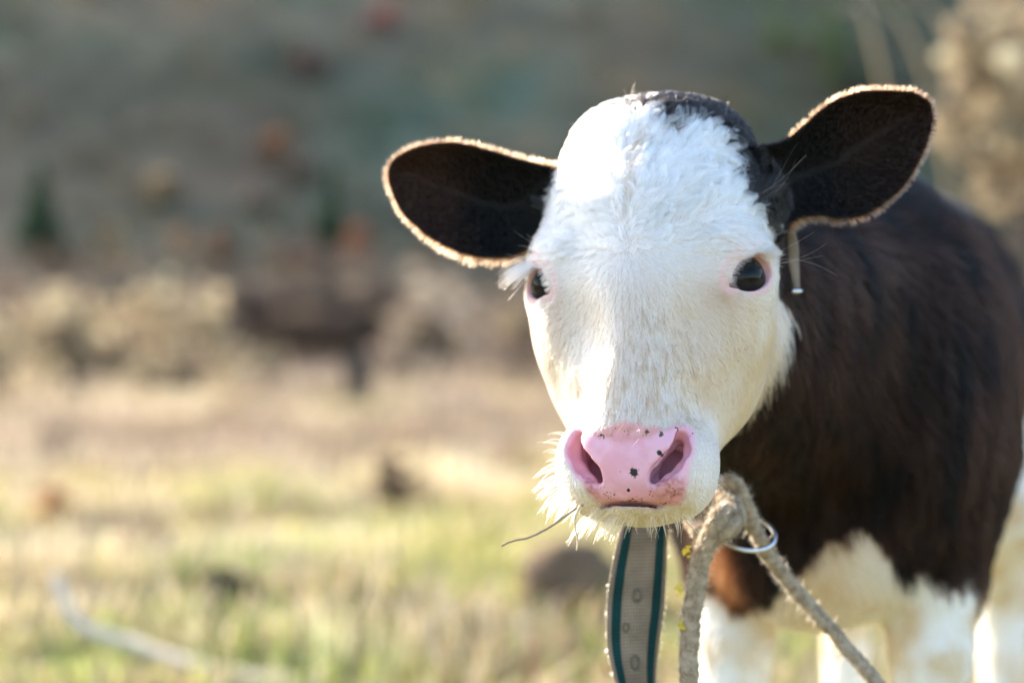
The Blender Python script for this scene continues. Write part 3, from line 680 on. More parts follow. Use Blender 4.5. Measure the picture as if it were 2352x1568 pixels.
    fleck = ss(.54, .68, fbm(L * np.array([1.6, 1, .5]), 330, 33)) * ss(-.02, .035, L[:, 0] + .018) * ss(-.020, -.05, L[:, 2]) * ss(-.138, -.11, L[:, 2]) * ss(.062, .04, L[:, 0])
    fleck2 = ss(.64, .76, fbm(L * np.array([1.6, 1, .45]), 300, 37)) * ss(.05, .02, np.abs(L[:, 0])) * ss(-.008, -.03, L[:, 2]) * ss(-.13, -.1, L[:, 2])
    face = mix(face, np.array([.38, .24, .12]), np.clip(.85 * fleck + .6 * fleck2, 0, .85))
    for (cx_, cz_, rx, rz, cc, st) in FACE_TINTS:
        d2 = ((L[:, 0] - cx_) / rx) ** 2 + ((L[:, 2] - cz_) / rz) ** 2
        face = mix(face, cc, st * np.exp(-d2 * 1.2) * (.5 + .9 * fbm(L, 200, 41)))
    dcol = mix(BLACK, BROWN * .7, ss(.09, .12, L[:, 1]) * .8)
    if skin: face = mix(face, np.array([.46, .33, .27]), .55)
    col = np.where(hd[:, None], mix(face, dcol, dark), body)
    chin = hd & (L[:, 2] < -.1755) & (L[:, 1] < .08)
    col = np.where(chin[:, None], mix(col, CREAM * .9, .6), col)
    # eye ring
    ring = np.zeros(n)
    for (ep, E3) in EYES:
        q = (L - ep) @ E3; m = np.abs(q[:, 2]) < .03
        d = np.sqrt((q[:, 0] / 1.30) ** 2 + q[:, 1] ** 2)
        r_ = ss(.0180, .0156, d + (fbm(P, 300, 51) - .5) * .002)
        d2 = np.linalg.norm(q[:, :2] - np.array([-.025, -.003]), axis=1); r_ = np.maximum(r_, .7 * ss(.008, .002, d2))
        d3 = np.sqrt((q[:, 0] / 1.35) ** 2 + (q[:, 1]) ** 2); r_ = np.maximum(r_, .75 * np.exp(-((d3 - .0218) / .0016) ** 2) * (q[:, 1] > -.002) * 1.25)
        ring = np.maximum(ring, np.where(m & hd, r_, 0))
    col = mix(col, np.array([.70, .43, .42]), ring)
    # nose
    nd = poly_sd(q2, NOSEP) + (fbm(L, 260, 61) - .5) * .006
    nose = ss(.002, -.003, nd) * (L[:, 2] > -.1762)
    for s_ in (-1, 1):
        for i in range(4):
            a = np.array(NCH[i])[[0, 2]] * (s_, 1) + (0, NZ); b = np.array(NCH[i + 1])[[0, 2]] * (s_, 1) + (0, NZ); ab = b - a; w = q2 - a; t = np.clip(w @ ab / (ab @ ab), 0, 1)
            nose = np.maximum(nose, ss(.0125, .0095, np.linalg.norm(w - t[:, None] * ab, axis=1) + (fbm(L, 260, 62) - .5) * .003))
    nose = nose * hd * (L[:, 1] < .05) * (L[:, 2] < -.10)
    topz = ss(NZ + .007, NZ + .014, L[:, 2] - 11 * L[:, 0] ** 2 + (fbm(L, 150, 67) - .5) * .006)
    pk = mix(PINK, mix(np.array([.60, .28, .22]), np.array([.30, .15, .11]), ss(.5, .72, fbm(L, 210, 66))), topz)
    low = ss(NZ - .012, NZ - .026, L[:, 2]); pk = mix(pk, np.array([.58, .27, .25]), .7 * low)
    pk = mix(pk, np.array([.68, .29, .33]), .6 * ss(.45, .75, fbm(L, 75, 68))); pk = mix(pk, np.array([.78, .44, .50]), .5 * ss(.55, .75, fbm(L, 95, 69)))
    for s_ in (-1, 1):
        sp_ = np.exp(-((L[:, 0] - s_ * .033) / .011) ** 2 - ((L[:, 2] - NZ + .022) / .009) ** 2); pk = mix(pk, np.array([.38, .13, .11]), np.clip(sp_ * (.25 + 1.1 * ss(.42, .62, fbm(L, 420, 70))), 0, .85))
    col = mix(col, pk, nose)
    # ears
    ear = eid > 0
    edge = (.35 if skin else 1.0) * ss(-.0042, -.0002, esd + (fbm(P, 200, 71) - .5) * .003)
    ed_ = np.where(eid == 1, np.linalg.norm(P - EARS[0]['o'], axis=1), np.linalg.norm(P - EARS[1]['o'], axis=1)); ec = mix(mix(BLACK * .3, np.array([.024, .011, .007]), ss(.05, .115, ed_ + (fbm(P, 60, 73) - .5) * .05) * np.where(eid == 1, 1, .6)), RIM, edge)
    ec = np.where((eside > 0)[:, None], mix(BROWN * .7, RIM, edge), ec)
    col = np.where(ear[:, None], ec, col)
    return col, nose, eid, esd, eside, ring, wf, hd, L, dark
q = UL(1672, 690, .02)
FACE_TINTS = [(q[0], q[2], .014, .012, np.array([.42, .27, .15]), .8), (UL(1735, 800, .04)[0], UL(1735, 800, .04)[2], .02, .02, CREAM * .8, .55),  # soft brown, cream and pinkish tints below the eyes, on cheek and forehead
              (UL(1462, 390, -.0)[0], UL(1462, 350, 0)[2], .004, .03, np.array([.40, .28, .17]), .6), (UL(1290, 700, .02)[0], UL(1290, 720, .02)[2], .01, .025, np.array([.55, .35, .25]), .5)]
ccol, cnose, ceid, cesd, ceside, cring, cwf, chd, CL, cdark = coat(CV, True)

# skin material: coat colours as vertex colours; the nose gets pores, moisture and its black spots
sk, n, l, p = new_mat("calf_coat")
a = n.new("ShaderNodeAttribute"); a.attribute_name = 'col'
hp = n.new("ShaderNodeAttribute"); hp.attribute_name = 'head_pos'
nm = n.new("ShaderNodeAttribute"); nm.attribute_name = 'nose'
base = a.outputs['Color']
def spot(base, px, py, r, hy=-.015, sx=1.0, col=(.012, .012, .012, 1), wob=.5):
    c = UL(px, py, hy)
    sub = n.new("ShaderNodeVectorMath"); sub.operation = 'SUBTRACT'; l.new(hp.outputs['Vector'], sub.inputs[0]); sub.inputs[1].default_value = c
    mul = n.new("ShaderNodeVectorMath"); mul.operation = 'MULTIPLY'; l.new(sub.outputs[0], mul.inputs[0]); mul.inputs[1].default_value = (1 / (r * sx), .25 / r, 1 / r)
    ln = n.new("ShaderNodeVectorMath"); ln.operation = 'LENGTH'; l.new(mul.outputs[0], ln.inputs[0])
    nz = n.new("ShaderNodeTexNoise"); nz.inputs['Scale'].default_value = 420; nz.inputs['Detail'].default_value = 1; l.new(hp.outputs['Vector'], nz.inputs['Vector'])
    ad = n.new("ShaderNodeMath"); ad.operation = 'MULTIPLY_ADD'; l.new(nz.outputs[0], ad.inputs[0]); ad.inputs[1].default_value = wob * 2; l.new(ln.outputs['Value'], ad.inputs[2])
    mr = n.new("ShaderNodeMapRange"); l.new(ad.outputs[0], mr.inputs[0]); mr.inputs[1].default_value = 1.25 + wob; mr.inputs[2].default_value = .85 + wob
    mx = n.new("ShaderNodeMix"); mx.data_type = 'RGBA'; l.new(mr.outputs[0], mx.inputs[0]); l.new(base, mx.inputs[6]); mx.inputs[7].default_value = col
    return mx.outputs[2]
for (px, py, r, sx, w) in [(1516, 1041, .0019, 1, .2), (1459, 1087, .0030, 1.1, .9), (1371, 1084, .0010, 1, .2), (1428, 1085, .0010, 1, .2), (1443, 1125, .0012, 1, .4), (1438, 1146, .0014, 1.8, .5),
                          (1460, 1137, .0009, 1, .4), (1446, 1159, .0016, 1.4, .4), (1395, 1141, .0009, 1, .3), (1440, 1170, .0012, 1.6, .3), (1488, 995, .0022, .8, 1.6), (1480, 1003, .0013, .7, 1.2), (1518, 998, .0015, 1, 1.8), (1385, 1004, .0014, 1.5, 1.9)]:
    base = spot(base, px, py, r, sx=sx, wob=w, col=(.012, .012, .012, 1) if w < 1.1 else (.10, .065, .045, 1))
vo = n.new("ShaderNodeTexVoronoi"); vo.inputs['Scale'].default_value = 430; l.new(hp.outputs['Vector'], vo.inputs['Vector'])
nz = n.new("ShaderNodeTexNoise"); nz.inputs['Scale'].default_value = 90; l.new(hp.outputs['Vector'], nz.inputs['Vector'])
# dark pores low on the lip and high on the bridge
sx_ = n.new("ShaderNodeSeparateXYZ"); l.new(hp.outputs['Vector'], sx_.inputs[0])
dz = n.new("ShaderNodeMath"); dz.operation = 'SUBTRACT'; l.new(sx_.outputs[2], dz.inputs[0]); dz.inputs[1].default_value = NZ - .003
ab = n.new("ShaderNodeMath"); ab.operation = 'ABSOLUTE'; l.new(dz.outputs[0], ab.inputs[0])
mr = n.new("ShaderNodeMapRange"); l.new(ab.outputs[0], mr.inputs[0]); mr.inputs[1].default_value = .013; mr.inputs[2].default_value = .028; mr.inputs[4].default_value = .56
nr = n.new("ShaderNodeMapRange"); l.new(nz.outputs[0], nr.inputs[0]); nr.inputs[1].default_value = .45; nr.inputs[2].default_value = .65
ml = n.new("ShaderNodeMath"); ml.operation = 'MULTIPLY'; l.new(mr.outputs[0], ml.inputs[0]); l.new(nr.outputs[0], ml.inputs[1])
lt = n.new("ShaderNodeMath"); lt.operation = 'LESS_THAN'; l.new(vo.outputs['Distance'], lt.inputs[0]); l.new(ml.outputs[0], lt.inputs[1])
ml2 = n.new("ShaderNodeMath"); ml2.operation = 'MULTIPLY'; l.new(lt.outputs[0], ml2.inputs[0]); l.new(nm.outputs['Fac'], ml2.inputs[1])
mx = n.new("ShaderNodeMix"); mx.data_type = 'RGBA'; l.new(ml2.outputs[0], mx.inputs[0]); l.new(base, mx.inputs[6]); mx.inputs[7].default_value = (.16, .06, .05, 1)
l.new(mx.outputs[2], p.inputs['Base Color'])
rg = n.new("ShaderNodeMapRange"); l.new(nm.outputs['Fac'], rg.inputs[0]); rg.inputs[3].default_value = .9; rg.inputs[4].default_value = .30
l.new(rg.outputs[0], p.inputs['Roughness']); p.inputs['Specular IOR Level'].default_value = .35
p.inputs['Subsurface Weight'].default_value = .12; p.inputs['Subsurface Radius'].default_value = (.004, .0015, .001); p.inputs['Subsurface Scale'].default_value = 1.0
vb = n.new("ShaderNodeTexVoronoi"); vb.feature = 'DISTANCE_TO_EDGE'; vb.inputs['Scale'].default_value = 620; l.new(hp.outputs['Vector'], vb.inputs['Vector'])
bm = n.new("ShaderNodeBump"); bm.inputs['Distance'].default_value = .0012; l.new(vb.outputs['Distance'], bm.inputs['Height'])
bs = n.new("ShaderNodeMath"); bs.operation = 'MULTIPLY'; l.new(nm.outputs['Fac'], bs.inputs[0]); bs.inputs[1].default_value = .20; l.new(bs.outputs[0], bm.inputs['Strength'])
l.new(bm.outputs[0], p.inputs['Normal'])
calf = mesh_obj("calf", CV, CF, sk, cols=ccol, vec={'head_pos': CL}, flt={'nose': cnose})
tag(calf, "young calf with white face, pink spotted nose, black ears and dark brown body", "calf")

# eyes
em, n, l, p = new_mat("eyeball")
a = n.new("ShaderNodeAttribute"); a.attribute_name = 'col'; l.new(a.outputs['Color'], p.inputs['Base Color'])
p.inputs['Roughness'].default_value = .06; p.inputs['IOR'].default_value = 1.376; p.inputs['Specular IOR Level'].default_value = .22
def uvsphere(nu, nv):
    V = [(0, 0, 1)]; F = []
    for i in range(1, nv):
        t = math.pi * i / nv
        for j in range(nu): V.append((math.sin(t) * math.cos(2 * math.pi * j / nu), math.sin(t) * math.sin(2 * math.pi * j / nu), math.cos(t)))
    V.append((0, 0, -1)); e = len(V) - 1
    for j in range(nu): F.append((0, 1 + j, 1 + (j + 1) % nu)); F.append((e, e - nu + (j + 1) % nu, e - nu + j))
    for i in range(nv - 2):
        for j in range(nu):
            a_ = 1 + i * nu; F.append((a_ + j, a_ + nu + j, a_ + nu + (j + 1) % nu, a_ + (j + 1) % nu))
    return np.array(V), F
for (ep, E3) in EYES:
    SV, SF = uvsphere(40, 28); en = E3[:, 2]
    ang = np.arccos(np.clip(SV[:, 2], -1, 1)); ex = SV.copy(); ex[:, 1] *= 1.5
    d = np.linalg.norm(ex[:, :2], axis=1)
    c = mix(np.array([.016, .014, .014]), np.array([.004, .005, .005]), ss(.50, .40, d))
    c = mix(c, np.array([.30, .22, .20]), ss(.80, .88, ang) * .8)
    R = .0215 * (1 + .04 * ss(.7, 0, ang))[:, None]
    V = H2W(ep - en * .0158 + (SV * R) @ E3.T)
    o = mesh_obj("eye", V, SF, em, calf, cols=c)

# ------------------------------------------------------------------ fur
tri_p = None
def sample(faces, count, wgt=None, r=rng):
    A = CA[faces] * (1 if wgt is None else wgt)
    f = faces[r.choice(len(faces), count, p=A / A.sum())]
    u, v = r.random(count), r.random(count)
    q = CF[f]; W4 = np.stack([(1 - u) * (1 - v), u * (1 - v), u * v, (1 - u) * v], 1)
    P = (CV[q] * W4[..., None]).sum(1); N = nrm((CN[q] * W4[..., None]).sum(1))
    return P, N
def grow(P, N, D, Ln, k=5, lift0=.75, lift1=.12, curl=None, clump=0, cell=.006, seed=0):
    """strands from P along D (tangent), leaving at lift0 and settling to lift1"""
    n_ = len(P); out = np.zeros((n_, k, 3)); out[:, 0] = P - N * .0005
    cur = out[:, 0].copy(); st = (Ln / (k - 1))[:, None]
    for i in range(1, k):
        t = (i - 1) / max(k - 2, 1); lf = lift0 * (1 - t) + lift1 * t
        d = nrm(D + N * lf)
        if curl is not None: d = nrm(d + curl * (t * 1.0))
        cur = cur + d * st; out[:, i] = cur
    if clump:
        wv = P + np.stack([fbm(P, 160, seed + 1), fbm(P, 160, seed + 2), fbm(P, 160, seed + 3)], 1) * cell * 1.5
        key = np.floor(wv / cell).astype(np.int64); key = key[:, 0] * 73856093 ^ key[:, 1] * 19349663 ^ key[:, 2] * 83492791
        _, inv = np.unique(key, return_inverse=True); inv = inv.ravel()
        c = np.bincount(inv).astype(float)
        for i in range(1, k):
            m = np.stack([np.bincount(inv, out[:, i, j]) for j in range(3)], 1) / c[:, None]
            w = clump * (i / (k - 1)) ** 1.2
            out[:, i] = out[:, i] * (1 - w) + m[inv] * w
    return out
def tang(D, N): return nrm(D - N * (D * N).sum(1, keepdims=True))
FURM = hair_mat("fur", .42, .55); DARKM = hair_mat("dark_fur", .5, .6, ior=1.17)
fc = CV[CF].mean(1); fn = nrm(CN[CF].mean(1)); fL = W2H(fc); fh = head_mask(fL)
fe = ceid[CF].max(1); fnose = cnose[CF].mean(1); fring = cring[CF].mean(1)
tocam = nrm(CAM - fc); facing = (fn * tocam).sum(1)
WH = W2H(H2W((0, 0, 0))) * 0 + UL(1450, 572, -.004)
# face
fs = np.where(fh & (fe == 0) & (facing > -.35) & (fnose < .9) & (fring < .5))[0]
wg = (1 - .85 * fnose[fs]) * (1 - fring[fs]) * np.where(fL[fs][:, 1] > .11, .5, 1.0)
P, N = sample(fs, 190000, wg)
col, nose, eid, esd, eside, ring, wf, hd_, L, dk = coat(P)
keep = (rng.random(len(P)) > nose * .97) & (ring < .45) & (eid == 0)
P, N, col, L, nose, dk = P[keep], N[keep], col[keep], L[keep], nose[keep], dk[keep]
D = L - WH; D[:, 1] *= .6
sc = ss(.0, .05, L[:, 2])
ax = UL(1455, 420, -.005)[0]; dxp = L[:, 0] - ax - .0028 * np.sin(L[:, 2] * 120) - .008 * (vnoise(L * np.array([0, 0, 1.0]), 60, 97) - .5); part = ss(.010, .035, L[:, 2] - WH[2] + .01); prt = np.exp(-(dxp / .0022) ** 2) * part * ss(.13, .10, L[:, 2]) * (.35 + .9 * vnoise(L, 110, 95))
D = nrm(D); D = D * (1 - .8 * part)[:, None] + .8 * part[:, None] * np.stack([np.sign(dxp) * (.55 + .5 * ss(0, .03, np.abs(dxp))), 0 * dxp, .55 + 0 * dxp], 1); below = ss(-.005, -.06, L[:, 2])
D = nrm(D * np.array([1, 1, 1]) + below[:, None] * np.array([0, .15, -.5]))
cheek = ss(.05, .085, L[:, 1]); D = nrm(D * (1 - cheek)[:, None] + cheek[:, None] * np.array([0, .55, -.8]))
nz3 = np.stack([fbm(L, 75, s_) for s_ in (81, 82, 83)], 1) - .5
nzf = np.stack([fbm(L, 220, s_) for s_ in (84, 85, 86)], 1) - .5
D = D + nz3 * (.7 + 2.9 * sc)[:, None] + nzf * (.7 + 1.2 * sc)[:, None] + rng.normal(0, .13, D.shape)
D = tang(D @ HR.T, N)
Ln = (.0072 + .0092 * sc - .0035 * cheek) * rng.uniform(.7, 1.2, len(P)) * (1 - .5 * ss(-.10, -.125, L[:, 2]))
Ln = np.where((L[:, 2] < -.15) & (L[:, 1] < .06), .0055 * rng.uniform(.6, 1.2, len(P)), Ln)
Ln *= (1 - .75 * nose); col = mix(col, np.array([.34, .25, .16]), np.clip(prt * 1.3, 0, .9)); kp = rng.random(len(P)) > .6 * np.clip(prt, 0, 1)
curl = np.cross(N, D) * ((fbm(L, 110, 91) - .5) * 5.0 * sc)[:, None]
P, N, D, Ln, curl, col, sc = P[kp], N[kp], D[kp], Ln[kp], curl[kp], col[kp], sc[kp]
SP1 = grow(P[sc < .3], N[sc < .3], D[sc < .3], Ln[sc < .3], 5, .34, .05, curl[sc < .3], clump=.40, cell=.0042)
SP2 = grow(P[sc >= .3], N[sc >= .3], D[sc >= .3], Ln[sc >= .3], 5, .50, .12, curl[sc >= .3], clump=.72, cell=.0068)
SP = np.vstack([SP1, SP2]); col = np.vstack([col[sc < .3], col[sc >= .3]])
colh = np.clip(col * rng.uniform(.86, 1.08, (len(P), 1)), 0.003, .90)
f = hair_obj("face_fur", SP, colh, .00014, .00004, FURM, calf); f['kind'] = 'stuff'
# ears
fs = np.where((fe > 0))[0]
P, N = sample(fs, 60000)
col, nose, eid, esd, eside, ring, wf, hd_, L, dk = coat(P)
k_ = eid > 0; P, N, col, eid, esd, eside = P[k_], N[k_], col[k_], eid[k_], esd[k_], eside[k_]
OUT = np.zeros_like(P)
for i, e in enumerate(EARS):
    m = eid == i + 1; w = P[m] - e['o']; q = np.stack([w @ e['u'], w @ e['v']], 1)
    h = 1e-3; g = np.stack([poly_sd(q + (h, 0), e['poly']) - poly_sd(q - (h, 0), e['poly']), poly_sd(q + (0, h), e['poly']) - poly_sd(q - (0, h), e['poly'])], 1)
    g = nrm(g); OUT[m] = g[:, :1] * e['u'] + g[:, 1:] * e['v'] + (.9 if i else -.9) * e['u'] * .5
edge = ss(-.0052, -.0008, esd); low = ss(0, -.05, (P[:, 2] - np.where(eid == 1, EARS[0]['o'][2], EARS[1]['o'][2])))
D = OUT + rng.normal(0, .22, P.shape) + (np.stack([fbm(P, 180, s_) for s_ in (181, 182, 183)], 1) - .5) * .9
D = np.where(edge[:, None] > .5, nrm(D), tang(D, N))
Ln = (.0048 + .0012 * edge + .0050 * edge * low) * rng.uniform(.6, 1.25, len(P))
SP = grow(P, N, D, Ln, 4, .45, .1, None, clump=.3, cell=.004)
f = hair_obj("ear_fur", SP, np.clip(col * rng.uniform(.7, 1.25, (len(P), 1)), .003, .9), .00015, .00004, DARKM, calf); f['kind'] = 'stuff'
# neck and trunk
fs = np.where((~fh | (fL[:, 1] > .12)) & (fe == 0) & (facing > -.45) & (fc[:, 2] > .05))[0]
wg = np.where(fc[fs][:, 1] < 2.1, 1.0, .5)
P, N = sample(fs, 95000, wg)
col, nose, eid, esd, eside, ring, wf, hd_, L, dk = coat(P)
D = (BR @ np.array([0, .45, -.9]))[None, :] + (np.stack([fbm(P, 18, s_) for s_ in (281, 282, 283)], 1) - .5) * 1.1 + rng.normal(0, .1, P.shape)
up_ = ss(.45, .8, N[:, 2])[:, None]; D = D * (1 - up_) + up_ * (BR @ np.array([0, 1, .0]))
D = tang(D, N)
lgm = ss(.42, .5, P[:, 2])
Ln = (.010 + .014 * lgm) * rng.uniform(.7, 1.2, len(P))
SP = grow(P, N, D, Ln, 4, .5, .15, None, clump=.55, cell=.012)
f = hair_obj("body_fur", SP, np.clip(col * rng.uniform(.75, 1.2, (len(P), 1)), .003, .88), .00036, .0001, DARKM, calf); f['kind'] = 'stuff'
#@@DETAIL
# whiskers: pointed tufts round the lip and chin, longest on the sunny side
def root_at(px, py, rad=.004):
    dv = nrm(U(px, py, 1.0) - CAM); w = CV - CAM; al = w @ dv; off = np.linalg.norm(w - al[:, None] * dv, axis=1)
    near = np.where(off < rad)[0]; near = near if len(near) else np.argsort(off)[:30]
    return near[al[near] < al[near].min() + .015]
WK = []; r = np.random.default_rng(21)
tf = [(1296, 990, -1, .25, .016, 3), (1290, 1018, -1, .10, .020, 4), (1290, 1032, -1, -.02, .022, 6), (1290, 1055, -1, -.12, .016, 5), (1292, 1072, -1, -.35, .024, 9), (1294, 1085, -1, -.30, .026, 9), (1297, 1098, -1, -.42, .022, 9), (1300, 1108, -.95, -.5, .026, 10),
      (1304, 1118, -.95, -.55, .027, 11), (1308, 1128, -.9, -.6, .025, 11), (1314, 1136, -.9, -.7, .024, 11), (1320, 1144, -.85, -.7, .026, 11), (1328, 1150, -.85, -.8, .022, 10), (1336, 1158, -.8, -.85, .020, 10), (1305, 1090, -1, -.25, .018, 7), (1312, 1112, -1, -.55, .020, 8)]
for k in range(15):
    u = k / 14; tf.append((1362 + 70 * u + r.normal(0, 5), 1172 + 20 * u + r.normal(0, 3), -.85 + .35 * u, -.75, .025 - .004 * u, 6))
for k in range(15):
    u = k / 14; tf.append((1425 + 150 * u + r.normal(0, 6), 1188 + 8 * math.sin(3.1 * u) - 10 * u + r.normal(0, 4), -.45 + .85 * u + r.normal(0, .15), -.95, (.020 - .005 * u) * r.uniform(.7, 1.2), 5))
for k in range(12):
    u = k / 11; tf.append((1590 + 65 * u, 1150 - 60 * u + r.normal(0, 8), .5 + .4 * u, -.8 + .5 * u, .010 * r.uniform(.6, 1.3), 4))
for (px, py, dx, dz, L_, nh) in tf:
    nr_ = root_at(px, py); d0 = nrm(np.array([dx, -.25 + r.normal(0, .15), dz]) + r.normal(0, .07, 3)); c = CV[r.choice(nr_)]; L_ *= r.uniform(.8, 1.15)
    tip = c + d0 * L_ + np.array([0, 0, -.12 * L_])
    for h in range(nh):
        b = c + (CV[r.choice(nr_)] - c) * .8 + r.normal(0, .0008, 3); f = r.uniform(.45, 1.05); e = b + (tip + r.normal(0, .0011, 3) - b) * f
        m = b + nrm(d0 + np.array([0, -.1, .30])) * L_ * f * .5; t = np.linspace(0, 1, 6)[:, None]
        WK.append(b * (1 - t) ** 2 + 2 * m * t * (1 - t) + e * t ** 2)
WK = np.array(WK)
hair_obj("whiskers", WK, np.clip(np.array([.80, .70, .52]) * r.uniform(.85, 1.1, (len(WK), 1)), 0, .9), .00024, .00005, FURM, calf)['kind'] = 'stuff'
# a few stray hairs on crown, nose bridge and ear root
st = []
for (px, py, n_, L_, up3) in [(1380, 245, 5, .010, (.1, 0, 1)), (1420, 238, 5, .013, (.3, 0, 1)), (1450, 236, 4, .015, (-.2, 0, 1)), (1320, 280, 5, .008, (-.6, 0, .8)), (1560, 240, 5, .009, (.3, 0, 1)), (1640, 260, 5, .009, (.4, 0, 1)), (1705, 315, 5, .009, (.3, 0, 1)),
                          (1750, 470, 5, .035, (.9, 0, .6)), (1792, 590, 4, .040, (1, 0, .1)), (1222, 560, 10, .016, (-1, -.1, .3)), (1420, 1010, 4, .016, (.2, -1, .5)), (1475, 1000, 4, .014, (.2, -1, -.4))]:
    dv = nrm(U(px, py, 1.0) - CAM); w = CV - CAM; al = w @ dv; off = np.linalg.norm(w - al[:, None] * dv, axis=1)
    near = np.where(off < .012)[0]; near = near if len(near) else np.argsort(off)[:40]
    near = near[al[near] < al[near].min() + .02]
    for i in range(n_):
        b = CV[rng.choice(near)]; d = nrm(np.array(up3) + rng.normal(0, .3, 3)); bend = rng.normal(0, .5, 3)
        Lh = L_ * rng.uniform(.6, 1.3); st.append([b + d * Lh * t + bend * Lh * t * t * .4 for t in np.linspace(0, 1, 5)])
st = np.array(st)
hair_obj("stray_hairs", st, np.clip(np.array([.62, .48, .38]) * rng.uniform(.8, 1.2, (len(st), 1)), 0, .9), .00009, .00004, FURM, calf)['kind'] = 'stuff'
# eyelashes: thick white tufts on the upper lids
for ei, (ep, E3) in enumerate(EYES):
    s_ = -1 if ei == 0 else 1
    m_ = 420 if s_ < 0 else 800; th = (rng.uniform(.06, .50, m_) if s_ < 0 else rng.uniform(.06, .62, m_)) * math.pi
    q = np.stack([np.cos(th) * .0205, np.sin(th) * .0150, np.full(m_, .0035)], 1) + rng.normal(0, .0009, (m_, 3))
    q[:, 2] -= .35 * (np.abs(q[:, 0]) / .0205) ** 2 * .006
    root = H2W(ep + q @ E3.T)
    dl = np.stack([q[:, 0] * 20 + .45, np.full(m_, .45), np.full(m_, 1.0)], 1); D = nrm(dl) @ E3.T
    D = nrm(D * (.55 if s_ < 0 else 1) + (np.array([-.75, -.15, -.62]) if s_ < 0 else np.array([.45, -.1, -.12]))) @ HR.T + rng.normal(0, .24 if s_ < 0 else .12, (m_, 3))
    Ln = rng.uniform(.010, .023, m_) * (.85 + .75 * (s_ < 0))
    SP = grow(root, nrm(D), nrm(D), Ln, 5, 0, 0, np.broadcast_to(HR @ np.array([0, 0, -.45]), root.shape) * (1.5 if s_ < 0 else 1) + rng.normal(0, .15, root.shape), clump=.35 if s_ < 0 else .45, cell=.006)
    hair_obj("eyelashes", SP, np.clip(np.array([.86, .83, .78]) * rng.uniform(.9, 1.04, (m_, 1)), 0, .92), .00022, .00006, FURM, calf)['kind'] = 'stuff'
# ------------------------------------------------------------------ halter: strap, rope, ring
def web_mat(name, col, bump=.5):
    m, n, l, p = new_mat(name); tc = n.new("ShaderNodeTexCoord")
    w1 = n.new("ShaderNodeTexWave"); w1.bands_direction = 'Z'; w1.inputs['Scale'].default_value = 110; w1.inputs['Distortion'].default_value = .6; l.new(tc.outputs['Object'], w1.inputs[0])
    w2 = n.new("ShaderNodeTexWave"); w2.bands_direction = 'X'; w2.inputs['Scale'].default_value = 120; w2.inputs['Distortion'].default_value = .4; l.new(tc.outputs['Object'], w2.inputs[0])
    mu = n.new("ShaderNodeMath"); mu.operation = 'MULTIPLY'; l.new(w1.outputs['Fac'], mu.inputs[0]); l.new(w2.outputs['Fac'], mu.inputs[1])
    nz = n.new("ShaderNodeTexNoise"); nz.inputs['Scale'].default_value = 35; nz.inputs['Detail'].default_value = 6; l.new(tc.outputs['Object'], nz.inputs[0])
    r = n.new("ShaderNodeValToRGB"); r.color_ramp.elements[0].position = .34; r.color_ramp.elements[1].position = .62
    r.color_ramp.elements[0].color = tuple(c * .68 for c in col) + (1,); r.color_ramp.elements[1].color = tuple(c * 1.08 for c in col) + (1,); l.new(nz.outputs[0], r.inputs[0])
    mr = n.new("ShaderNodeMapRange"); l.new(mu.outputs[0], mr.inputs[0]); mr.inputs[3].default_value = .55; mr.inputs[4].default_value = 1.12
    sc = n.new("ShaderNodeVectorMath"); sc.operation = 'SCALE'; l.new(r.outputs[0], sc.inputs[0]); l.new(mr.outputs[0], sc.inputs['Scale']); l.new(sc.outputs[0], p.inputs['Base Color'])
    b = n.new("ShaderNodeBump"); b.inputs['Strength'].default_value = bump; b.inputs['Distance'].default_value = .0012; l.new(mu.outputs[0], b.inputs['Height']); l.new(b.outputs[0], p.inputs['Normal'])
    p.inputs['Roughness'].default_value = .9; p.inputs['Specular IOR Level'].default_value = .2; return m
def ribbon(C, Wd, off0, off1, th, lift):
    """flat strip along C with width axis Wd, between the fractions off0..off1, thickness th, raised lift along its normal"""
    T = nrm(np.gradient(C, axis=0)); N = nrm(np.cross(T, Wd)); N = np.where((N[:, 1:2] > 0), -N, N)
    ncol = 7; V = []
    for side in (0, 1):
        for j in range(ncol):
            f = off0 + (off1 - off0) * j / (ncol - 1); V.append(C + Wd * f + N * (lift + (th if side == 0 else 0) - .0016 * (2 * abs(f)) ** 3))
    n_ = len(C); V = np.stack(V, 1).reshape(-1, 3); k = 2 * ncol; F = []
    for i in range(n_ - 1):
        a = i * k; b = a + k
        for j in range(ncol - 1):
            F += [(a + j, a + j + 1, b + j + 1, b + j), (a + ncol + j + 1, a + ncol + j, b + ncol + j, b + ncol + j + 1)]
        F += [(a + ncol, a, b, b + ncol), (a + ncol - 1, a + 2 * ncol - 1, b + 2 * ncol - 1, b + ncol - 1)]
    return V, F
WEB = web_mat("webbing", (.33, .265, .205)); TEAL = web_mat("teal_edge", (.006, .055, .060), .3)
DS = 1.40
lft = spline([U(1478, 1015, DS + .13), U(1455, 1070, DS + .10), U(1440, 1120, DS + .06), U(1424, 1215, DS + .01), U(1404, 1310, DS), U(1394, 1400, DS), U(1396, 1490, DS), U(1414, 1570, DS), U(1440, 1660, DS)], 60)
rgt = spline([U(1560, 1015, DS + .135), U(1550, 1070, DS + .105), U(1545, 1120, DS + .07), U(1534, 1215, DS + .02), U(1530, 1310, DS + .012), U(1524, 1400, DS + .012), U(1512, 1490, DS + .012), U(1506, 1570, DS + .012), U(1510, 1660, DS + .012)], 60)
CC = (lft + rgt) / 2; WD = rgt - lft; c0 = CC[34].copy()
strap = empty("neck_strap", c0, "beige webbing strap with teal edges hanging below the calf's chin", "strap")
V, F = ribbon(CC - c0, WD, -.5, .5, .0022, 0); mesh_obj("webbing", V, F, WEB, strap)
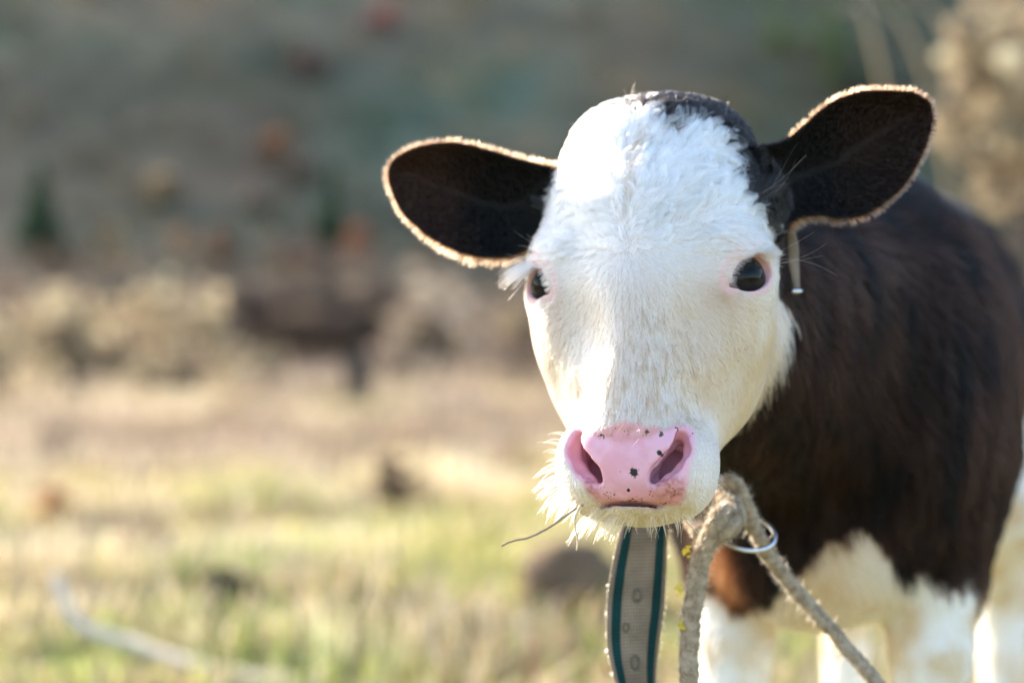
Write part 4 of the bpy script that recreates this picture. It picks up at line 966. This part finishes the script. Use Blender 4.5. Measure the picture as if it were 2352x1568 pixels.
for a, b in ((-.42, -.27), (.27, .42)):
    V, F = ribbon(CC - c0, WD, a, b, .0009, .0022); mesh_obj("edge_stripe", V, F, TEAL, strap)
HOLE = simple_mat("worn_eyelet", (.13, .11, .085), .8, nscale=200)
for (fi, fx, r_) in ((.585, .0, .0042), (.800, .02, .0044), (.690, -.16, .0030)):
    i = int(fi * 59); T = nrm(CC[i + 1] - CC[i - 1]); Wn = nrm(WD[i]); N = np.cross(T, Wn); N = -N if N[1] > 0 else N
    a = np.linspace(0, 2 * math.pi, 19)[:-1]; c_ = CC[i] + WD[i] * fx + N * .0026 - c0
    P = c_ + r_ * (np.cos(a)[:, None] * Wn * .8 + np.sin(a)[:, None] * T * 1.25)
    P = np.vstack([P, P[:1]]); V, F = tube(P, .0013 if r_ > .0035 else .0008, 7, cap=False); e_ = mesh_obj("eyelet", V, F, HOLE, strap)
    D_ = c_ + N * -.0002; Vd = np.vstack([D_ + r_ * .9 * (np.cos(a)[:, None] * Wn * .8 + np.sin(a)[:, None] * T * 1.25), D_ + N * -.001]); Fd = [(j, (j + 1) % 18, 18) for j in range(18)]
    mesh_obj("hole", Vd, Fd, simple_mat("hole_%d" % i, (.03, .026, .02), .9), e_)
# frayed threads along the strap's right edge
r = np.random.default_rng(9); i = r.integers(6, 58, 260); side = r.random(260) < .75
b = np.where(side[:, None], rgt[i], lft[i]) + r.normal(0, .0008, (260, 3)) - c0
SP = np.stack([b + nrm(np.where(side[:, None], WD[i], -WD[i]) + r.normal(0, .02, (260, 3))) * (.0035 * r.random((260, 1)) * t) + np.array([0, 0, -.002]) * t for t in (0, .5, 1)], 1)
hair_obj("loose_threads", SP, np.clip(np.array([.55, .45, .36]) * r.uniform(.7, 1.2, (260, 1)), 0, .9), .00022, .0001, FURM, strap)['kind'] = 'stuff'

ROPE, n, l, p = new_mat("rope_fibre"); tc = n.new("ShaderNodeTexCoord"); nz = n.new("ShaderNodeTexNoise"); nz.inputs['Scale'].default_value = 150; nz.inputs['Detail'].default_value = 6; l.new(tc.outputs['Object'], nz.inputs[0])
rr = n.new("ShaderNodeValToRGB"); rr.color_ramp.elements[0].position = .35; rr.color_ramp.elements[1].position = .65; rr.color_ramp.elements[0].color = (.20, .15, .10, 1); rr.color_ramp.elements[1].color = (.37, .30, .22, 1)
l.new(nz.outputs[0], rr.inputs[0]); l.new(rr.outputs[0], p.inputs['Base Color']); p.inputs['Roughness'].default_value = .95; p.inputs['Specular IOR Level'].default_value = .1
b_ = n.new("ShaderNodeBump"); b_.inputs['Strength'].default_value = .6; b_.inputs['Distance'].default_value = .0015; l.new(nz.outputs[0], b_.inputs['Height']); l.new(b_.outputs[0], p.inputs['Normal'])
lobes = lambda a: 1 + .06 * np.cos(3 * a) + .03 * np.cos(9 * a)
def rope_piece(name, path, r0, r1, parent, o, n_=160, fuzz=900, seed=1, tw=230, yellow=0):
    r = np.random.default_rng(seed); P = spline(path, n_) - o
    P = P + (np.stack([fbm(P, 70, seed + k) for k in range(3)], 1) - .5) * .0035
    R = np.linspace(r0, r1, n_) * (1 + .14 * (fbm(P, 190, seed + 9) - .5))
    V, F = tube(P, R, 18, lobes, tw); m = mesh_obj(name, V, F, ROPE, parent)
    i = r.integers(1, n_ - 1, fuzz); T, N, B = frames(P); a = r.random(fuzz) * 6.283
    d = np.cos(a)[:, None] * N[i] + np.sin(a)[:, None] * B[i]; b = P[i] + d * R[i][:, None] * .95
    e = nrm(d + r.normal(0, .6, (fuzz, 3))) * (r.random((fuzz, 1)) ** 2 * .006 + .001); bd = r.normal(0, .0012, (fuzz, 3))
    SP = np.stack([b, b + e * .5, b + e + bd], 1); col = np.clip(np.array([.44, .36, .27]) * r.uniform(.7, 1.3, (fuzz, 1)), 0, .85)
    if yellow:
        for q in yellow:
            dd = np.linalg.norm(P[i] - (q - o), axis=1) < .006; col = np.where((dd & (d[:, 0] < .2))[:, None], np.array([.75, .60, .06]), col)
    hair_obj("rope_fuzz", SP, col, .00013, .00006, FURM, m if parent is not None else m)['kind'] = 'stuff'
    return m
o1 = U(1610, 1300, 1.40)
lead = empty("lead_rope", o1, "frayed beige rope hanging straight down from its knot beside the strap", "rope")
rope_piece("hanging_end", [U(1672, 1172, 1.392), U(1650, 1196, 1.383), U(1625, 1240, 1.386), U(1606, 1310, 1.39), U(1592, 1390, 1.39), U(1584, 1480, 1.39), U(1584, 1570, 1.39), U(1590, 1680, 1.39)], .0080, .0078, lead, o1, 220, 2600, 3, 260,
           [U(1578, 1268, 1.386), U(1562, 1352, 1.39), U(1566, 1440, 1.39)])
rope_piece("knot", [U(1585, 1165, 1.43), U(1600, 1215, 1.405), U(1632, 1232, 1.392), U(1668, 1218, 1.385), U(1690, 1190, 1.390), U(1680, 1158, 1.405), U(1650, 1142, 1.425), U(1620, 1158, 1.435)], .0080, .0080, lead, o1, 120, 900, 5, 260)
for q, y_ in ((1578, 1268), (1560, 1352), (1566, 1438)):
    c = U(q, y_, 1.384) - o1; rr_ = np.random.default_rng(y_)
    V = []; F = []
    for k in range(13):
        a = c + rr_.normal(0, .0022, 3) * (.7, .5, 1.2); d = nrm(rr_.normal(0, 1, 3)) * .0022; e = nrm(np.cross(d, (0, 1, .2))) * .0007; s0 = len(V); V += [a - d - e, a + d - e, a + d + e, a - d + e]; F.append((s0, s0 + 1, s0 + 2, s0 + 3))
    mesh_obj("yellow_fleck", np.array(V), F, simple_mat("yellow_fleck_%d" % y_, (.68, .52, .05), .8), lead, smooth=False)
o2 = U(1800, 1330, 1.45)
teth = rope_piece("tether_rope", [U(1625, 1170, 1.45), U(1645, 1128, 1.43), U(1680, 1108, 1.415), U(1706, 1140, 1.42), U(1726, 1200, 1.43), U(1760, 1265, 1.445), U(1812, 1335, 1.455), U(1880, 1415, 1.455), U(1955, 1500, 1.45), U(2035, 1595, 1.44), U(2120, 1700, 1.43), np.array([.445, 1.40, .20]), np.array([.53, 1.34, .035]), np.array([.70, 1.25, .012]), np.array([.95, 1.20, .012]), np.array([1.3, 1.02, .012])], .0068, .0058, None, o2, 420, 2600, 7, 280)
teth.location = o2; tag(teth, "slack brown rope running through the metal ring to the lower right", "rope")
c = U(1712, 1222, 1.432); n_ = nrm(np.array([.10, -.50, .86])); e1 = nrm(np.cross(n_, [.15, 1.0, .1])); e2 = np.cross(n_, e1)
a = np.linspace(0, 2 * math.pi, 61); P = .0250 * (np.cos(a)[:, None] * e1 + np.sin(a)[:, None] * e2)
V, F = tube(P, .0019, 12, cap=False)
ring = mesh_obj("halter_ring", V, F, simple_mat("galvanised_steel", (.62, .64, .68), .28, metal=1.0, nscale=90, nvar=.15)); ring.location = c
tag(ring, "shiny metal ring round the rope at the calf's chest", "ring")
# pale cheek strap with a metal tip below the ear
DS = 1.422; l_ = spline([U(1804, 525, DS), U(1808, 560, DS), U(1810, 600, DS), U(1818, 640, DS), U(1822, 662, DS)], 24); r_ = spline([U(1822, 525, DS + .004), U(1832, 560, DS + .004), U(1834, 600, DS + .004), U(1835, 640, DS + .004), U(1836, 662, DS + .004)], 24)
CC = (l_ + r_) / 2; c0 = CC[12].copy(); hs = empty("cheek_strap", c0, "narrow pale strap end with a metal tip below the calf's right-hand ear", "strap")
V, F = ribbon(CC - c0, r_ - l_, -.5, .5, .0025, 0); mesh_obj("strap", V, F, web_mat("pale_strap", (.34, .27, .22), .3), hs)
P = np.array([U(1816, 666, DS - .002), U(1822, 668, DS - .004), U(1834, 669, DS - .003), U(1842, 668, DS)]) - c0
V, F = tube(spline(P, 10), np.array([.0010, .0017, .0020, .0021, .0021, .0021, .0020, .0018, .0016, .0010]), 10); mesh_obj("metal_tip", V, F, simple_mat("bright_steel", (.70, .71, .74), .25, metal=1.0), hs)
# straws at the mouth
def straw(name, path, r0, r1, label, col):
    P = spline(path, 26); c = P[0].copy(); r = np.random.default_rng(int(path[0][0] * 1e5) % 997); Q = P - c + r.normal(0, .00018, P.shape)
    V, F = tube(Q, np.linspace(r0, r1, 26) * r.uniform(.85, 1.15, 26), 7); o = mesh_obj(name, V, F, simple_mat(name + "_fibre_%d" % len(bpy.data.materials), col, .8, nscale=300)); o.location = c; return tag(o, label, "straw")
straw("straw", [U(1338, 1158, 1.255), U(1300, 1183, 1.248), U(1262, 1210, 1.243), U(1215, 1233, 1.24), U(1185, 1240, 1.24), U(1152, 1252, 1.24)], .0011, .0008, "thin brown straw sticking out of the calf's mouth to the left", (.30, .22, .14))
straw("straw", [U(1332, 1160, 1.25), U(1321, 1190, 1.247), U(1322, 1215, 1.246), U(1327, 1240, 1.246), U(1323, 1264, 1.246)], .0011, .0005, "short pale straw dangling straight down from the calf's lip", (.58, .45, .28))
